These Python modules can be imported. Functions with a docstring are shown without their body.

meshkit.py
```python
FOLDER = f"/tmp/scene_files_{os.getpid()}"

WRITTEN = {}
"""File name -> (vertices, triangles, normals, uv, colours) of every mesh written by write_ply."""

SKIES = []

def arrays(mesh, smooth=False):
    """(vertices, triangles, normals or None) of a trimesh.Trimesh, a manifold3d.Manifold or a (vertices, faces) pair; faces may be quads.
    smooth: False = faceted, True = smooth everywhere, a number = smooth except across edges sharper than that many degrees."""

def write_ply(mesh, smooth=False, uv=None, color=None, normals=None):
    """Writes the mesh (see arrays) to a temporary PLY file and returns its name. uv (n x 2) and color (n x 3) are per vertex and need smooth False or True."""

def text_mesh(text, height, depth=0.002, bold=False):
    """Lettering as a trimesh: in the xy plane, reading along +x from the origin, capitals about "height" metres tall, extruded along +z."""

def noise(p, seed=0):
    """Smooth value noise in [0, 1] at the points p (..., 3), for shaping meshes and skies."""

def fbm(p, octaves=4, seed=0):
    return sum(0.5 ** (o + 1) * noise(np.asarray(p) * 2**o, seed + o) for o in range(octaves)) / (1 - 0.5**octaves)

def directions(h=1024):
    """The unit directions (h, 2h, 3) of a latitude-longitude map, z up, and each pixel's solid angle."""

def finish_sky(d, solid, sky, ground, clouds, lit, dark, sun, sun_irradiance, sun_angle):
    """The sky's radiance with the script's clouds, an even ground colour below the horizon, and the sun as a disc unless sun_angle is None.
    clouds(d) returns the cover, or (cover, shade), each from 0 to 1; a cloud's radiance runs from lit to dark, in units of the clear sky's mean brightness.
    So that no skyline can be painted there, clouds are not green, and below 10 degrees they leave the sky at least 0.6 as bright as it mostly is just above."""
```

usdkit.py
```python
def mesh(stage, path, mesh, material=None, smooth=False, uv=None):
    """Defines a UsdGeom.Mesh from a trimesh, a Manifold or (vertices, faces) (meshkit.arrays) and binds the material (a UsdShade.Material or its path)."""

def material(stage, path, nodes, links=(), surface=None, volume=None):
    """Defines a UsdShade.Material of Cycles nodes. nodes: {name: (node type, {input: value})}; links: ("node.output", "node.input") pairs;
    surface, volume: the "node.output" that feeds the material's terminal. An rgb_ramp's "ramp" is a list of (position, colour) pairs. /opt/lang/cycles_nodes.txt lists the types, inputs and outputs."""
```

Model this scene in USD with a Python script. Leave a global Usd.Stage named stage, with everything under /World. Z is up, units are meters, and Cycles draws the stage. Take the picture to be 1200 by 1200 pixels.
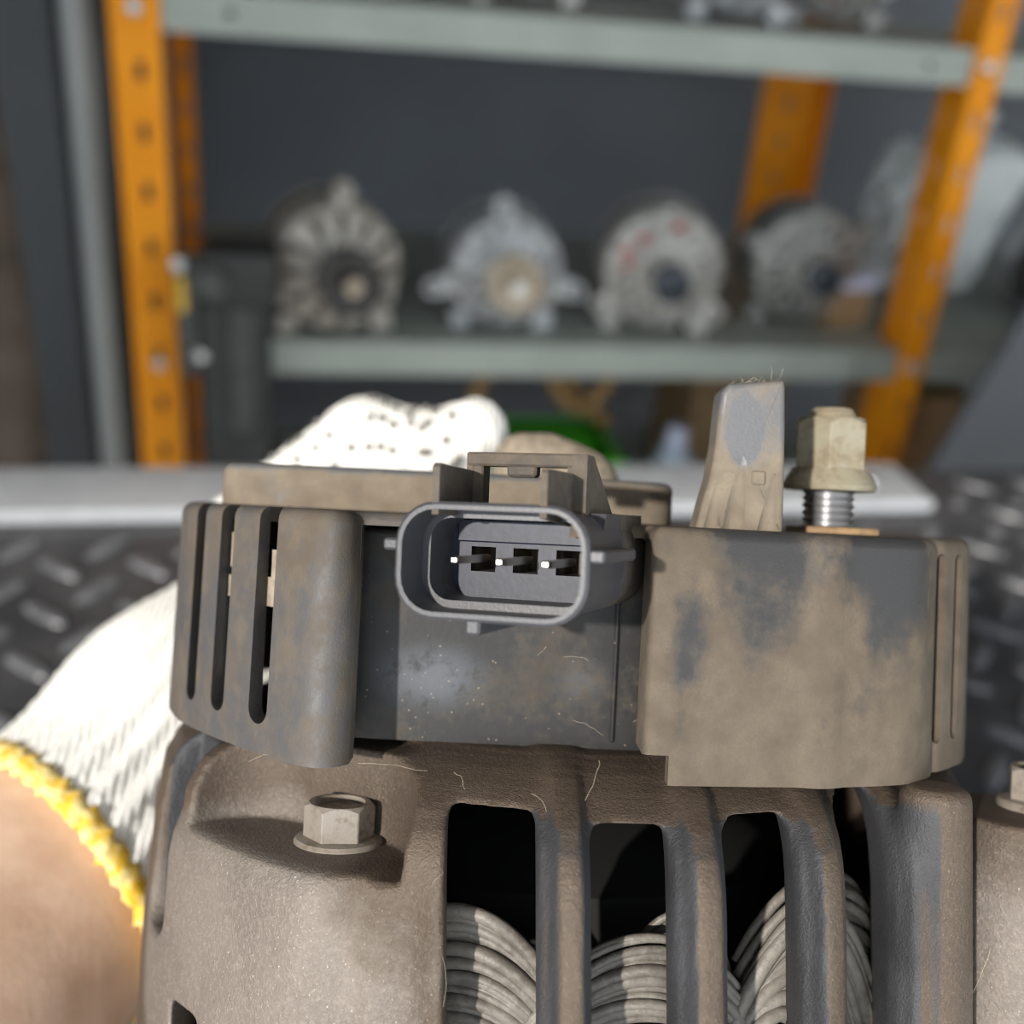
import math, random
import numpy as np, trimesh, usdkit, meshkit
import manifold3d as m3
from manifold3d import Manifold, CrossSection
from shapely.geometry import Polygon, Point
from pxr import Usd, UsdGeom, UsdLux, UsdShade, Gf, Sdf, Vt

random.seed(7)
rng = np.random.default_rng(7)
stage = Usd.Stage.CreateInMemory()
UsdGeom.SetStageUpAxis(stage, UsdGeom.Tokens.z)
UsdGeom.SetStageMetersPerUnit(stage, 1.0)
UsdGeom.Xform.Define(stage, '/World')
UsdGeom.Scope.Define(stage, '/World/Looks')

# ------------------------------------------------------------------ camera
FPX = 1325.0                                   # focal length in pixels of the 1200 px frame
CAM = np.array([0.0, 0.0, 1.02])
PITCH, YAW, ROLL = np.radians([27.4, 13.0, 5.3])
_h = np.array([math.sin(YAW), math.cos(YAW), 0]); _r0 = np.array([math.cos(YAW), -math.sin(YAW), 0]); _z = np.array([0, 0, 1.0])
FW = math.cos(PITCH) * _h - math.sin(PITCH) * _z
_u0 = math.sin(PITCH) * _h + math.cos(PITCH) * _z
RT = math.cos(ROLL) * _r0 + math.sin(ROLL) * _u0
UP = -math.sin(ROLL) * _r0 + math.cos(ROLL) * _u0
cam = UsdGeom.Camera.Define(stage, '/World/camera')
cam.CreateHorizontalApertureAttr(36.0); cam.CreateVerticalApertureAttr(36.0)
cam.CreateFocalLengthAttr(36.0 * FPX / 1200)
cam.CreateClippingRangeAttr(Gf.Vec2f(0.01, 100))
cam.CreateFStopAttr(14.0); cam.CreateFocusDistanceAttr(0.137)
cam.CreateExposureAttr(0.0)
M4 = Gf.Matrix4d(*RT, 0, *UP, 0, *(-FW), 0, *CAM, 1)
cam.AddTransformOp().Set(M4)

# ------------------------------------------------------------------ sky and sun
SUN_TRAVEL = 0.42 * RT + 0.88 * FW - 0.09 * UP
SUN_TRAVEL /= np.linalg.norm(SUN_TRAVEL)
sun = UsdLux.DistantLight.Define(stage, '/World/sun')
sun.CreateIntensityAttr(2250); sun.CreateAngleAttr(1.6); sun.CreateColorAttr(Gf.Vec3f(1.0, 0.95, 0.87))
_zx = -SUN_TRAVEL; _xx = np.cross([0, 0, 1.0], _zx); _xx /= np.linalg.norm(_xx); _yx = np.cross(_zx, _xx)
sun.AddTransformOp().Set(Gf.Matrix4d(*_xx, 0, *_yx, 0, *_zx, 0, 0, 0, 3, 1))
dome = UsdLux.DomeLight.Define(stage, '/World/sky')
dome.CreateIntensityAttr(0.80); dome.CreateColorAttr(Gf.Vec3f(0.86, 0.94, 1.0))

# ------------------------------------------------------------------ helpers
def P(px, py, d):
    """The world point at depth d (m) seen at a photograph pixel."""
    return CAM + d * (FW + (px - 600) / FPX * RT + (600 - py) / FPX * UP)

def on(px, py, y):
    r = P(px, py, 1.0) - CAM
    return CAM + r * (y / r[1])

_used = {}
def path_of(name, parent):
    base = (str(parent.GetPath()) if parent is not None else '/World') + '/' + name
    k = _used.get(base, 0); _used[base] = k + 1
    return base if k == 0 else f'{base}_{k:03d}'

def tag(o, label=None, cat=None, group=None, kind=None):
    for k, v in (('label', label), ('category', cat), ('group', group), ('kind', kind)):
        if v: o.SetCustomDataByKey(k, v)
    return o

def mat4(R=None, t=(0, 0, 0)):
    """Row-vector matrix: local axes R[0], R[1], R[2] in world, origin t."""
    R = np.eye(3) if R is None else np.asarray(R)
    return Gf.Matrix4d(*map(float, R[0]), 0, *map(float, R[1]), 0, *map(float, R[2]), 0, *map(float, t), 1)

def rotz(a):
    c, s = math.cos(a), math.sin(a)
    return np.array([[c, s, 0], [-s, c, 0], [0, 0, 1.0]])

def thing(name, label, cat, loc=(0, 0, 0), R=None, group=None):
    x = UsdGeom.Xform.Define(stage, path_of(name, None)); x.AddTransformOp().Set(mat4(R, loc))
    return tag(x.GetPrim(), label, cat, group)

def obj(name, mesh, m, parent=None, smooth=30, label=None, kind=None):
    g = usdkit.mesh(stage, path_of(name, parent), mesh, m, smooth=smooth)
    return tag(g.GetPrim(), label, None, None, kind)

def mm(mesh):
    """A mesh authored in millimetres, in metres."""
    v, f, _ = meshkit.arrays(mesh)
    return trimesh.Trimesh(np.asarray(v) * 0.001, f, process=False)

def box(x0, x1, y0, y1, z0, z1):
    return Manifold.cube([x1 - x0, y1 - y0, z1 - z0]).translate([x0, y0, z0])

def bevbox(x0, x1, y0, y1, z0, z1, b):
    """A box with chamfered edges."""
    pts = []
    for sx in (0, 1):
        for sy in (0, 1):
            for sz in (0, 1):
                c = [(x0, x1)[sx], (y0, y1)[sy], (z0, z1)[sz]]; s = [1 - 2 * sx, 1 - 2 * sy, 1 - 2 * sz]
                for k in range(3):
                    q = [c[i] + (0 if i == k else s[i] * b) for i in range(3)]
                    pts.append(q)
    return Manifold.hull_points(np.array(pts))

def rbox(c, half, r, seg=12):
    """A box rounded by spheres, centred at c."""
    s = Manifold.sphere(r, seg)
    h = [max(a - r, 1e-4) for a in half]
    return Manifold.batch_hull([s.translate([c[0] + i * h[0], c[1] + j * h[1], c[2] + k * h[2]]) for i in (-1, 1) for j in (-1, 1) for k in (-1, 1)])

def lathe(prof, seg=48):
    """Revolve (r, z) points, bottom to top on the outside, about z; profile closed."""
    return Manifold.revolve(CrossSection([np.array(prof, float)], m3.FillRule.NonZero), seg)

def tube(pts, r, n=8, closed=False):
    """A round tube (trimesh) along pts, radius r (scalar or per point)."""
    pts = np.asarray(pts, float); k = len(pts)
    r = np.broadcast_to(np.asarray(r, float), (k,))
    t = np.gradient(pts, axis=0) if not closed else np.roll(pts, -1, 0) - np.roll(pts, 1, 0)
    t /= np.linalg.norm(t, axis=1)[:, None] + 1e-12
    a = np.cross(t[0], [0.3, 0.2, 0.93]); a /= np.linalg.norm(a)
    rings = []
    for i in range(k):
        a = a - t[i] * (a @ t[i]); a /= np.linalg.norm(a); b = np.cross(t[i], a)
        ph = np.arange(n) * 2 * np.pi / n
        rings.append(pts[i] + r[i] * (np.cos(ph)[:, None] * a + np.sin(ph)[:, None] * b))
    v = np.vstack(rings); f = []
    for i in range(k if closed else k - 1):
        for j in range(n):
            A, B = i * n + j, i * n + (j + 1) % n; C, D = ((i + 1) % k) * n + j, ((i + 1) % k) * n + (j + 1) % n
            f += [[A, B, D], [A, D, C]]
    if not closed:
        v = np.vstack([v, pts[0], pts[-1]]); c0, c1 = len(v) - 2, len(v) - 1
        for j in range(n):
            f.append([c0, (j + 1) % n, j]); f.append([c1, (k - 1) * n + j, (k - 1) * n + (j + 1) % n])
    return trimesh.Trimesh(v, np.array(f), process=False)

def cat(*ms):
    out = []
    for m in ms:
        v, f, _ = meshkit.arrays(m); out.append(trimesh.Trimesh(v, f, process=False))
    return trimesh.util.concatenate(out)

def surface_nets(f, lo, hi, h):
    """Mesh of f(p) = 0 (f < 0 inside) sampled on a grid of step h."""
    ax = [np.arange(a, b + h * 0.5, h) for a, b in zip(lo, hi)]
    n = [len(a) for a in ax]
    X, Y, Z = np.meshgrid(*ax, indexing='ij')
    d = f(X, Y, Z).astype(np.float32)
    s = d < 0
    c = s[:-1, :-1, :-1].astype(np.int8)
    for i, j, k in [(1, 0, 0), (0, 1, 0), (0, 0, 1), (1, 1, 0), (1, 0, 1), (0, 1, 1), (1, 1, 1)]:
        c = c + s[i:n[0] - 1 + i, j:n[1] - 1 + j, k:n[2] - 1 + k]
    act = np.argwhere((c > 0) & (c < 8))
    idx = -np.ones(c.shape, np.int64); idx[tuple(act.T)] = np.arange(len(act))
    corners = np.array([(i, j, k) for i in (0, 1) for j in (0, 1) for k in (0, 1)])
    edges = [(a, b) for a in range(8) for b in range(a + 1, 8) if np.abs(corners[a] - corners[b]).sum() == 1]
    val = np.stack([d[tuple((act + q).T)] for q in corners], 1)
    acc = np.zeros((len(act), 3)); cnt = np.zeros(len(act))
    for a, b in edges:
        da, db = val[:, a], val[:, b]; m = (da < 0) != (db < 0)
        t = np.where(m, da / np.where(m, da - db, 1), 0)
        acc += np.where(m[:, None], corners[a] + t[:, None] * (corners[b] - corners[a]), 0); cnt += m
    v = np.array(lo) + (act + acc / cnt[:, None]) * h
    faces = []
    for axis in range(3):
        o1, o2 = [(1, 2), (2, 0), (0, 1)][axis]
        sl = [slice(1, n[q] - 1) for q in range(3)]
        sl[axis] = slice(0, n[axis] - 1); s0 = s[tuple(sl)]
        sl2 = list(sl); sl2[axis] = slice(1, n[axis]); s1 = s[tuple(sl2)]
        e = np.argwhere(s0 != s1); off = np.array([1, 1, 1]); off[axis] = 0
        base = e + off; inside = s0[tuple(e.T)]
        e1 = np.zeros(3, int); e1[o1] = 1; e2 = np.zeros(3, int); e2[o2] = 1
        q = [idx[tuple((base - e1 - e2).T)], idx[tuple((base - e2).T)], idx[tuple(base.T)], idx[tuple((base - e1).T)]]
        q = np.stack(q, 1); q = np.where(inside[:, None], q, q[:, ::-1])
        q = q[(q >= 0).all(1)]
        faces += [q[:, [0, 1, 2]], q[:, [0, 2, 3]]]
    return trimesh.Trimesh(v, np.vstack(faces), process=False)

def smin(a, b, k):
    h = np.clip(0.5 + 0.5 * (b - a) / k, 0, 1)
    return b * (1 - h) + a * h - k * h * (1 - h)
def smax(a, b, k): return -smin(-a, -b, k)
def capsule(X, Y, Z, a, b, ra, rb):
    a, b = np.asarray(a, float), np.asarray(b, float); ab = b - a
    t = np.clip(((X - a[0]) * ab[0] + (Y - a[1]) * ab[1] + (Z - a[2]) * ab[2]) / (ab @ ab), 0, 1)
    return np.sqrt((X - a[0] - t * ab[0])**2 + (Y - a[1] - t * ab[1])**2 + (Z - a[2] - t * ab[2])**2) - (ra + t * (rb - ra))
def box_sdf2(U, V, cu, cv, hu, hv, r):
    qu, qv = np.abs(U - cu) - hu + r, np.abs(V - cv) - hv + r
    return np.hypot(np.maximum(qu, 0), np.maximum(qv, 0)) + np.minimum(np.maximum(qu, qv), 0) - r

# ------------------------------------------------------------------ materials
class R(str): pass
class G:
    """Composes a node graph: G.n(kind, input=value or R('node.output')) gives R references."""
    def __init__(s): s.nodes, s.links, s.k = {}, [], 0
    def n(s, kind, out, **inp):
        s.k += 1; name = f'{kind}{s.k}'; vals = {}
        for a, b in inp.items():
            if isinstance(b, R): s.links.append((str(b), f'{name}.{a}'))
            else: vals[a] = b
        s.nodes[name] = (kind, vals)
        return R(f'{name}.{out}')
    def pos(s):
        if not hasattr(s, '_p'): s._p = s.n('texture_coordinate', 'object')
        return s._p
    def noise(s, scale, detail=4.0, rough=0.55, stretch=None, distortion=0.0):
        v = s.pos()
        if stretch: v = s.n('mapping', 'vector', vector=v, scale=stretch)
        return s.n('noise_texture', 'fac', vector=v, scale=float(scale), detail=float(detail), roughness=float(rough), distortion=float(distortion))
    def step(s, x, a, b, lo=0.0, hi=1.0):
        return s.n('map_range', 'result', value=x, from_min=float(a), from_max=float(b), to_min=float(lo), to_max=float(hi), clamp=True, range_type='smoothstep')
    def m(s, t, a, b): return s.n('math', 'value', math_type=t, value1=a, value2=b)
    def mixc(s, f, a, b): return s.n('mix', 'color', fac=f, color1=a, color2=b)
    def blob(s, c, r, soft=0.5, stretch=(1, 1, 1)):
        """1 inside a noisy ball about c (m) fading out at r."""
        v = s.n('mapping', 'vector', vector=s.pos(), location=tuple(-np.array(c) * np.array(stretch)), scale=tuple(map(float, stretch)))
        return s.step(s.n('vector_math', 'value', vector1=v, vector2=(0.0, 0.0, 0.0), math_type='distance'), r, r * (1 - soft))
    def axis(s, k):
        if not hasattr(s, '_x'): s._x = s.n('separate_xyz', 'x', vector=s.pos())
        return R(str(s._x).split('.')[0] + '.' + k)
    def end(s, name, color, rough=0.5, bump=None, strength=0.3, dist=0.0005, **kw):
        inp = dict(base_color=color, roughness=rough, **kw)
        if bump is not None:
            inp['normal'] = s.n('bump', 'normal', height=bump, strength=float(strength), distance=float(dist))
        out = s.n('principled_bsdf', 'BSDF', **inp)
        return usdkit.material(stage, '/World/Looks/' + name, s.nodes, s.links, surface=str(out))

def plain(name, col, rough=0.5, scale=None, amt=0.15, bump=0.0, **kw):
    g = G()
    if scale:
        nz = g.noise(scale)
        c = g.mixc(g.step(nz, 0.3, 0.7), tuple(np.array(col) * (1 - amt)), tuple(np.array(col) * (1 + amt)))
        return g.end(name, c, rough, nz if bump else None, bump, 0.3 / scale, **kw)
    return g.end(name, tuple(col), rough, **kw)

def dusty(name, base, dust,  lo, hi, scale=120, rough=(0.45, 0.9), spots=(), shift=None, bump=0.15, base2=None, grain=2500, specks=0.0, stretch=None, basex=None, spec=0.5, smear=()):
    """Base plastic or metal under a broken coat of dust. spots: (centre, radius, stretch, amount): amount > 0 adds dust, < 0 wipes it off."""
    g = G()
    n1, n2 = g.noise(scale, 6, 0.62, stretch), g.noise(scale * 5, 5, 0.6)
    f = g.m('add', g.m('multiply', n1, 0.66), g.m('multiply', n2, 0.34))
    if shift: f = g.m('add', f, g.step(g.axis(shift[0]), shift[1], shift[2], shift[3], shift[4]))
    for c, r, st, amt in spots:
        f = g.m('add', f, g.m('multiply', g.blob(c, r, 0.8, st), float(amt)))
    mask = g.step(f, lo, hi)
    b = base if base2 is None else g.mixc(g.step(g.noise(scale * 0.6), 0.35, 0.65), base, base2)
    for c_, r_, st_, k_ in smear:                               # rubbed, polished patches
        w_ = g.m('multiply', g.blob(c_, r_, 0.9, st_), g.step(g.noise(420, 5, 0.65), 0.28, 0.52))
        b = g.mixc(w_, b, k_)
    if basex: b = g.mixc(g.step(g.axis('x'), basex[0], basex[1]), b, basex[2])
    fine = g.noise(grain, 3, 0.6)
    d = g.mixc(g.step(fine, 0.3, 0.7), tuple(np.array(dust) * 0.93), tuple(np.array(dust) * 1.06))
    d = g.mixc(g.step(g.noise(scale * 2.4, 5), 0.3, 0.7), d, tuple(np.array(dust) * 0.74))
    col = g.mixc(mask, b, d)
    if specks:
        v = g.n('voronoi_texture', 'distance', vector=g.pos(), scale=900.0)
        w = g.m('multiply', g.step(v, 0.12, 0.06), g.step(g.noise(420, 2), 0.56 - specks, 0.62 - specks))
        col = g.mixc(w, col, (0.26, 0.20, 0.14))
    ro = g.step(mask, 0, 1, rough[0], rough[1])
    return g.end(name, col, ro, g.m('add', g.m('multiply', mask, 0.4), g.m('multiply', fine, 0.8)), bump, 0.0004, specular_ior_level=spec)

DUST = (0.125, 0.099, 0.074)
M = {}
M['cover'] = dusty('cover_plastic', (0.078, 0.078, 0.083), DUST, 0.36, 0.66, 95, spots=[
    ((0.018, -0.046, 0.001), 0.012, (1, 1, 2.0), -0.20), ((0.022, -0.048, -0.007), 0.010, (1, 1, 0.8), -0.26), ((0.038, -0.042, -0.007), 0.010, (1, 1, 0.75), -0.42),
    ((0.0125, -0.050, -0.014), 0.009, (2.6, 1, 0.7), -0.20), ((0.030, -0.046, -0.002), 0.020, (0.8, 1, 3.0), -0.16), ((0.026, -0.047, -0.021), 0.003, (0.5, 1, 2.0), -0.3)],
    shift=('x', -0.030, 0.004, 0.0, 0.17), basex=(-0.028, 0.006, (0.031, 0.030, 0.031)), bump=0.2, spec=0.35, grain=3000, stretch=(1.4, 1.4, 0.8))  # basex: stronger sun on the left side put into a lighter base colour
M['cap'] = dusty('cap_plastic', (0.10, 0.105, 0.11), (0.20, 0.16, 0.118), 0.20, 0.46, 110, shift=('z', 0.0045, 0.0062, 0.0, -0.28), bump=0.15)
M['shroud'] = dusty('shroud_plastic', (0.105, 0.105, 0.112), (0.20, 0.163, 0.122), 0.30, 0.66, 130, spots=[((0.0195, -0.0439, 0.0125), 0.0042, (1.5, 0.4, 0.75), -0.9), ((0.026, -0.04, 0.012), 0.004, (1.5, 1, 0.4), -0.4)], shift=('z', 0.006, 0.016, 0.16, -0.10), bump=0.2)
M['panel'] = dusty('panel_plastic', (0.026, 0.025, 0.025), (0.085, 0.068, 0.052), 0.42, 0.74, 150, rough=(0.40, 0.8), spec=0.22, specks=0.095, smear=[((-0.0190, -0.0385, -0.0215), 0.0075, (0.75, 0.3, 1.25), (0.085, 0.090, 0.102)), ((0.0005, -0.0385, -0.021), 0.0045, (0.9, 0.3, 1.0), (0.060, 0.061, 0.066))], bump=0.08, spots=[((-0.0225, -0.041, -0.020), 0.010, (0.8, 0.3, 1.3), -0.25)])
M['latch'] = dusty('latch_plastic', (0.05, 0.05, 0.054), (0.115, 0.092, 0.07), 0.26, 0.56, 200, bump=0.12)
M['connector'] = dusty('connector_plastic', (0.060, 0.060, 0.068), (0.085, 0.068, 0.052), 0.42, 0.62, 160, shift=('y', -0.060, -0.046, -0.25, 0.20), rough=(0.42, 0.85), bump=0.1, spec=0.4)
M['socket'] = plain('socket_plastic', (0.010, 0.012, 0.026), 0.5, 900, 0.25, 0.08, specular_ior_level=0.45)
M['black_hole'] = plain('black_plastic', (0.005, 0.005, 0.005), 0.85)
M['pin'] = plain('tinned_pin', (0.80, 0.76, 0.66), 0.28, metallic=1.0)
M['block'] = plain('dusty_block', (0.25, 0.205, 0.155), 0.8, 500, 0.25, 0.2)

def casting(name, a, b, spark, rough=0.62, metallic=0.25, dark_tone=None, cast_tone=None):
    g = G()
    n1, n2, n3 = g.noise(70, 6, 0.6), g.noise(1400, 4, 0.7), g.noise(3600, 2, 0.5)
    c = g.mixc(g.step(n1, 0.35, 0.66), a, b)
    c = g.mixc(g.step(n2, 0.42, 0.72, 0, 0.6), c, tuple(np.array(b) * 1.35))
    c = g.mixc(g.step(n3, 0.66, 0.76, 0, 0.8), c, spark)
    if dark_tone:                                                    # darker brown over the middle, the lugs left lighter
        f = g.m('add', n1, g.m('multiply', g.blob((-0.041, -0.045, -0.058), 0.036, 0.55, (1.15, 0.8, 1.35)), -0.55))
        f = g.m('add', f, g.m('multiply', g.blob((0.067, -0.035, -0.062), 0.030, 0.6, (1.1, 1, 1)), -0.55))
        c = g.mixc(g.step(f, 0.05, 0.42), c, g.n('mix', 'color', fac=1.0, color1=c, color2=dark_tone, mix_type='multiply'))
    if cast_tone:
        gc_ = g.mixc(g.step(n1, 0.35, 0.65), cast_tone[0], cast_tone[1])
        c = g.mixc(g.step(g.n('attribute', 'fac', attribute='cast_tone'), 0.1, 0.8), gc_, c)
    h = g.m('add', g.m('multiply', n2, 0.7), g.m('multiply', n3, 0.5))
    return g.end(name, c, rough, h, 0.5, 0.0006, metallic=metallic)
M['cast'] = casting('cast_aluminium', (0.150, 0.127, 0.110), (0.198, 0.170, 0.147), (0.55, 0.49, 0.40), dark_tone=(0.47, 0.40, 0.34), cast_tone=((0.036, 0.036, 0.040), (0.056, 0.056, 0.062)))
M['bolt'] = dusty('bolt_steel', (0.24, 0.21, 0.18), (0.17, 0.135, 0.10), 0.45, 0.65, 260, rough=(0.38, 0.8), bump=0.2)
M['nut'] = dusty('nut_zinc', (0.26, 0.235, 0.17), (0.23, 0.185, 0.12), 0.40, 0.62, 220, rough=(0.30, 0.8), bump=0.15)
M['thread'] = plain('thread_steel', (0.42, 0.42, 0.43), 0.35, metallic=0.85)
M['brass'] = plain('rusty_terminal_plate', (0.24, 0.15, 0.075), 0.6, 400, 0.3)
def winding():
    g = G()
    n1 = g.noise(130, 5, 0.6); n2 = g.noise(900, 4, 0.6)
    c = g.mixc(g.step(n1, 0.35, 0.65), (0.105, 0.092, 0.078), (0.19, 0.173, 0.15))
    c = g.mixc(g.step(n2, 0.45, 0.7, 0, 0.5), c, (0.24, 0.22, 0.19))
    c = g.mixc(g.blob((0.0025, -0.05, -0.062), 0.003, 0.6, (0.6, 0.4, 1.3)), c, (0.35, 0.10, 0.04))
    return g.end('varnished_winding', c, 0.5, n2, 0.4, 0.0004)
M['winding'] = winding()
M['core'] = plain('laminated_core', (0.03, 0.028, 0.027), 0.6)
M['lint'] = plain('lint', (0.42, 0.36, 0.27), 0.8)

# ------------------------------------------------------------------ the room
def struct(name, mesh, m, label):
    return tag(obj(name, mesh, m, None, False), label, 'room', None, 'structure')
M['wall'] = plain('dark_wall_paint', (0.175, 0.19, 0.218), 0.7, 3, 0.1, 0.1)
M['wall_light'] = plain('light_wall_paint', (0.55, 0.55, 0.53), 0.8, 4, 0.06)
M['floor'] = plain('concrete', (0.34, 0.33, 0.31), 0.85, 6, 0.15, 0.2)
M['ceiling'] = plain('white_ceiling', (0.70, 0.70, 0.68), 0.85, 5, 0.05)
XL, XR, YF, YB, ZC = -2.4, 3.0, -0.85, 1.72, 2.85
struct('floor', box(-12, 12, -14, YB + 0.1, -0.1, 0), M['floor'], 'grey concrete workshop floor')
struct('wall_back', box(XL - .1, XR + .1, YB, YB + 0.1, 0, ZC), M['wall'], 'dark grey painted wall behind the rack')
struct('wall_left', box(XL - .1, XL, YF, YB, 0, ZC), M['wall_light'], 'workshop side wall, left')
struct('wall_right', box(XR, XR + .1, YF, YB, 0, ZC), M['wall_light'], 'workshop side wall, right')
struct('ceiling', box(XL - .1, XR + .1, YF, YB + .1, ZC, ZC + .1), M['ceiling'], 'pale workshop ceiling')
struct('added_wall_front', box(XL - .1, XR + .1, YF - .1, YF, 1.80, ZC + .1), M['wall_light'], 'added unseen wall that keeps the sun off the rack')  # unseen, added so that its lower edge blocks the sun from the rack

# ------------------------------------------------------------------ bench with tread mat
TZ = 0.74
M['bench'] = plain('bench_steel', (0.16, 0.17, 0.18), 0.5, 20, 0.1)
def rubber():
    g = G(); nz = g.noise(30, 5); fine = g.noise(1800, 3)
    c = g.mixc(g.step(nz, 0.35, 0.7), (0.040, 0.040, 0.044), (0.066, 0.066, 0.070))
    return g.end('rubber_mat', c, g.step(nz, 0.3, 0.7, 0.30, 0.42), fine, 0.15, 0.0004)
M['rubber'] = rubber()
M['rail'] = plain('pale_anodised_rail', (0.42, 0.43, 0.455), 0.42, 60, 0.06)
b = thing('workbench', 'steel workbench under the black tread-plate mat', 'workbench', (0.1, 0.25, 0))
obj('bench_top', bevbox(-0.75, 0.75, -0.30, 0.335, TZ - 0.045, TZ - 0.004, 0.004), M['bench'], b)
for sx in (-0.70, 0.70):
    for sy in (-0.26, 0.29):
        obj('leg', bevbox(sx - .025, sx + .025, sy - .025, sy + .025, 0, TZ - 0.045, 0.003), M['bench'], b)
mt = thing('tread_mat', 'black rubber diamond-tread mat covering the workbench', 'mat', (0.1, 0.25, TZ - 0.004))
obj('mat_sheet', bevbox(-0.74, 0.74, -0.29, 0.325, 0, 0.004, 0.001), M['rubber'], mt)
def lens_bump(L, Wd, H):
    n = 12; ph = np.arange(n) * 2 * np.pi / n
    v, f = [], []
    for k, (s, z) in enumerate([(1, -0.0005), (0.93, 0.45 * H), (0.72, 0.88 * H), (0.4, H)]):
        for a in ph: v.append([L * s * math.copysign(abs(math.cos(a))**0.9, math.cos(a)), Wd * s * math.sin(a), z])
    v.append([0, 0, H * 1.02]); 
    for k in range(3):
        for j in range(n):
            A, B = k * n + j, k * n + (j + 1) % n; f += [[A, B, B + n], [A, B + n, A + n]]
    for j in range(n): f.append([3 * n + j, 3 * n + (j + 1) % n, 4 * n])
    return np.array(v), np.array(f)
lv, lf = lens_bump(0.0135, 0.0042, 0.0021)
V, Fc, nb = [], [], 0
PT = 0.0395
for i in range(-19, 19):
    for j in range(-8, 9):
        for o in (0, 1):
            x, y = (i + 0.5 * o) * PT - 0.003, (j + 0.5 * o) * PT * 0.97 - 0.004
            if abs(x) > 0.72 or not -0.275 < y < 0.31 or (y > 0.25 and -0.72 < x < 0.285): continue
            a = math.radians(-42 if o == 0 else 48); c, s = math.cos(a), math.sin(a)
            V.append(lv @ np.array([[c, s, 0], [-s, c, 0], [0, 0, 1]]) + [x, y, 0.004]); Fc.append(lf + nb); nb += len(lv)
obj('tread', trimesh.Trimesh(np.vstack(V), np.vstack(Fc), process=False), plain('glint_rubber_tread', (0.13, 0.13, 0.14), 0.30, 90, 0.3), mt, True, kind='stuff')  # lighter than the sheet: sun glints on the bumps put into the colour
rl = thing('edge_rail', 'pale aluminium flat bar lying along the back edge of the mat', 'rail', (-0.10, 0.545, TZ))
obj('bar', bevbox(-0.5, 0.468, -0.026, 0.026, 0, 0.007, 0.0015), M['rail'], rl)
for x in (-0.42, 0.44): obj('screw', lathe([(0, 0.0068), (0.005, 0.0068), (0.004, 0.009), (0, 0.0095)], 16).translate([x, 0, 0]), M['thread'], rl)

# ------------------------------------------------------------------ the rack
RY, RB = 1.05, 1.52
M['orange'] = None
g = G(); nz = g.noise(14, 5); n2 = g.noise(90, 4)
c = g.mixc(g.step(nz, 0.3, 0.7), (0.90, 0.305, 0.008), (0.97, 0.355, 0.012))
c = g.mixc(g.step(n2, 0.66, 0.76, 0, 0.5), c, (0.45, 0.30, 0.2))
M['orange'] = g.end('orange_paint', c, 0.5, n2, 0.05, 0.001, specular_ior_level=0.2)
M['shelf'] = plain('grey_green_paint', (0.365, 0.395, 0.355), 0.45, 12, 0.08, 0.03)
M['bolt_zinc'] = plain('zinc', (0.62, 0.62, 0.62), 0.35, metallic=0.7)
X0, X1 = -0.133, 0.654
rk = thing('storage_rack', 'orange slotted-angle storage rack with grey-green shelves', 'rack', ((X0 + X1) / 2, RY, 0))
cx, HZ = (X0 + X1) / 2, 1.75
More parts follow.
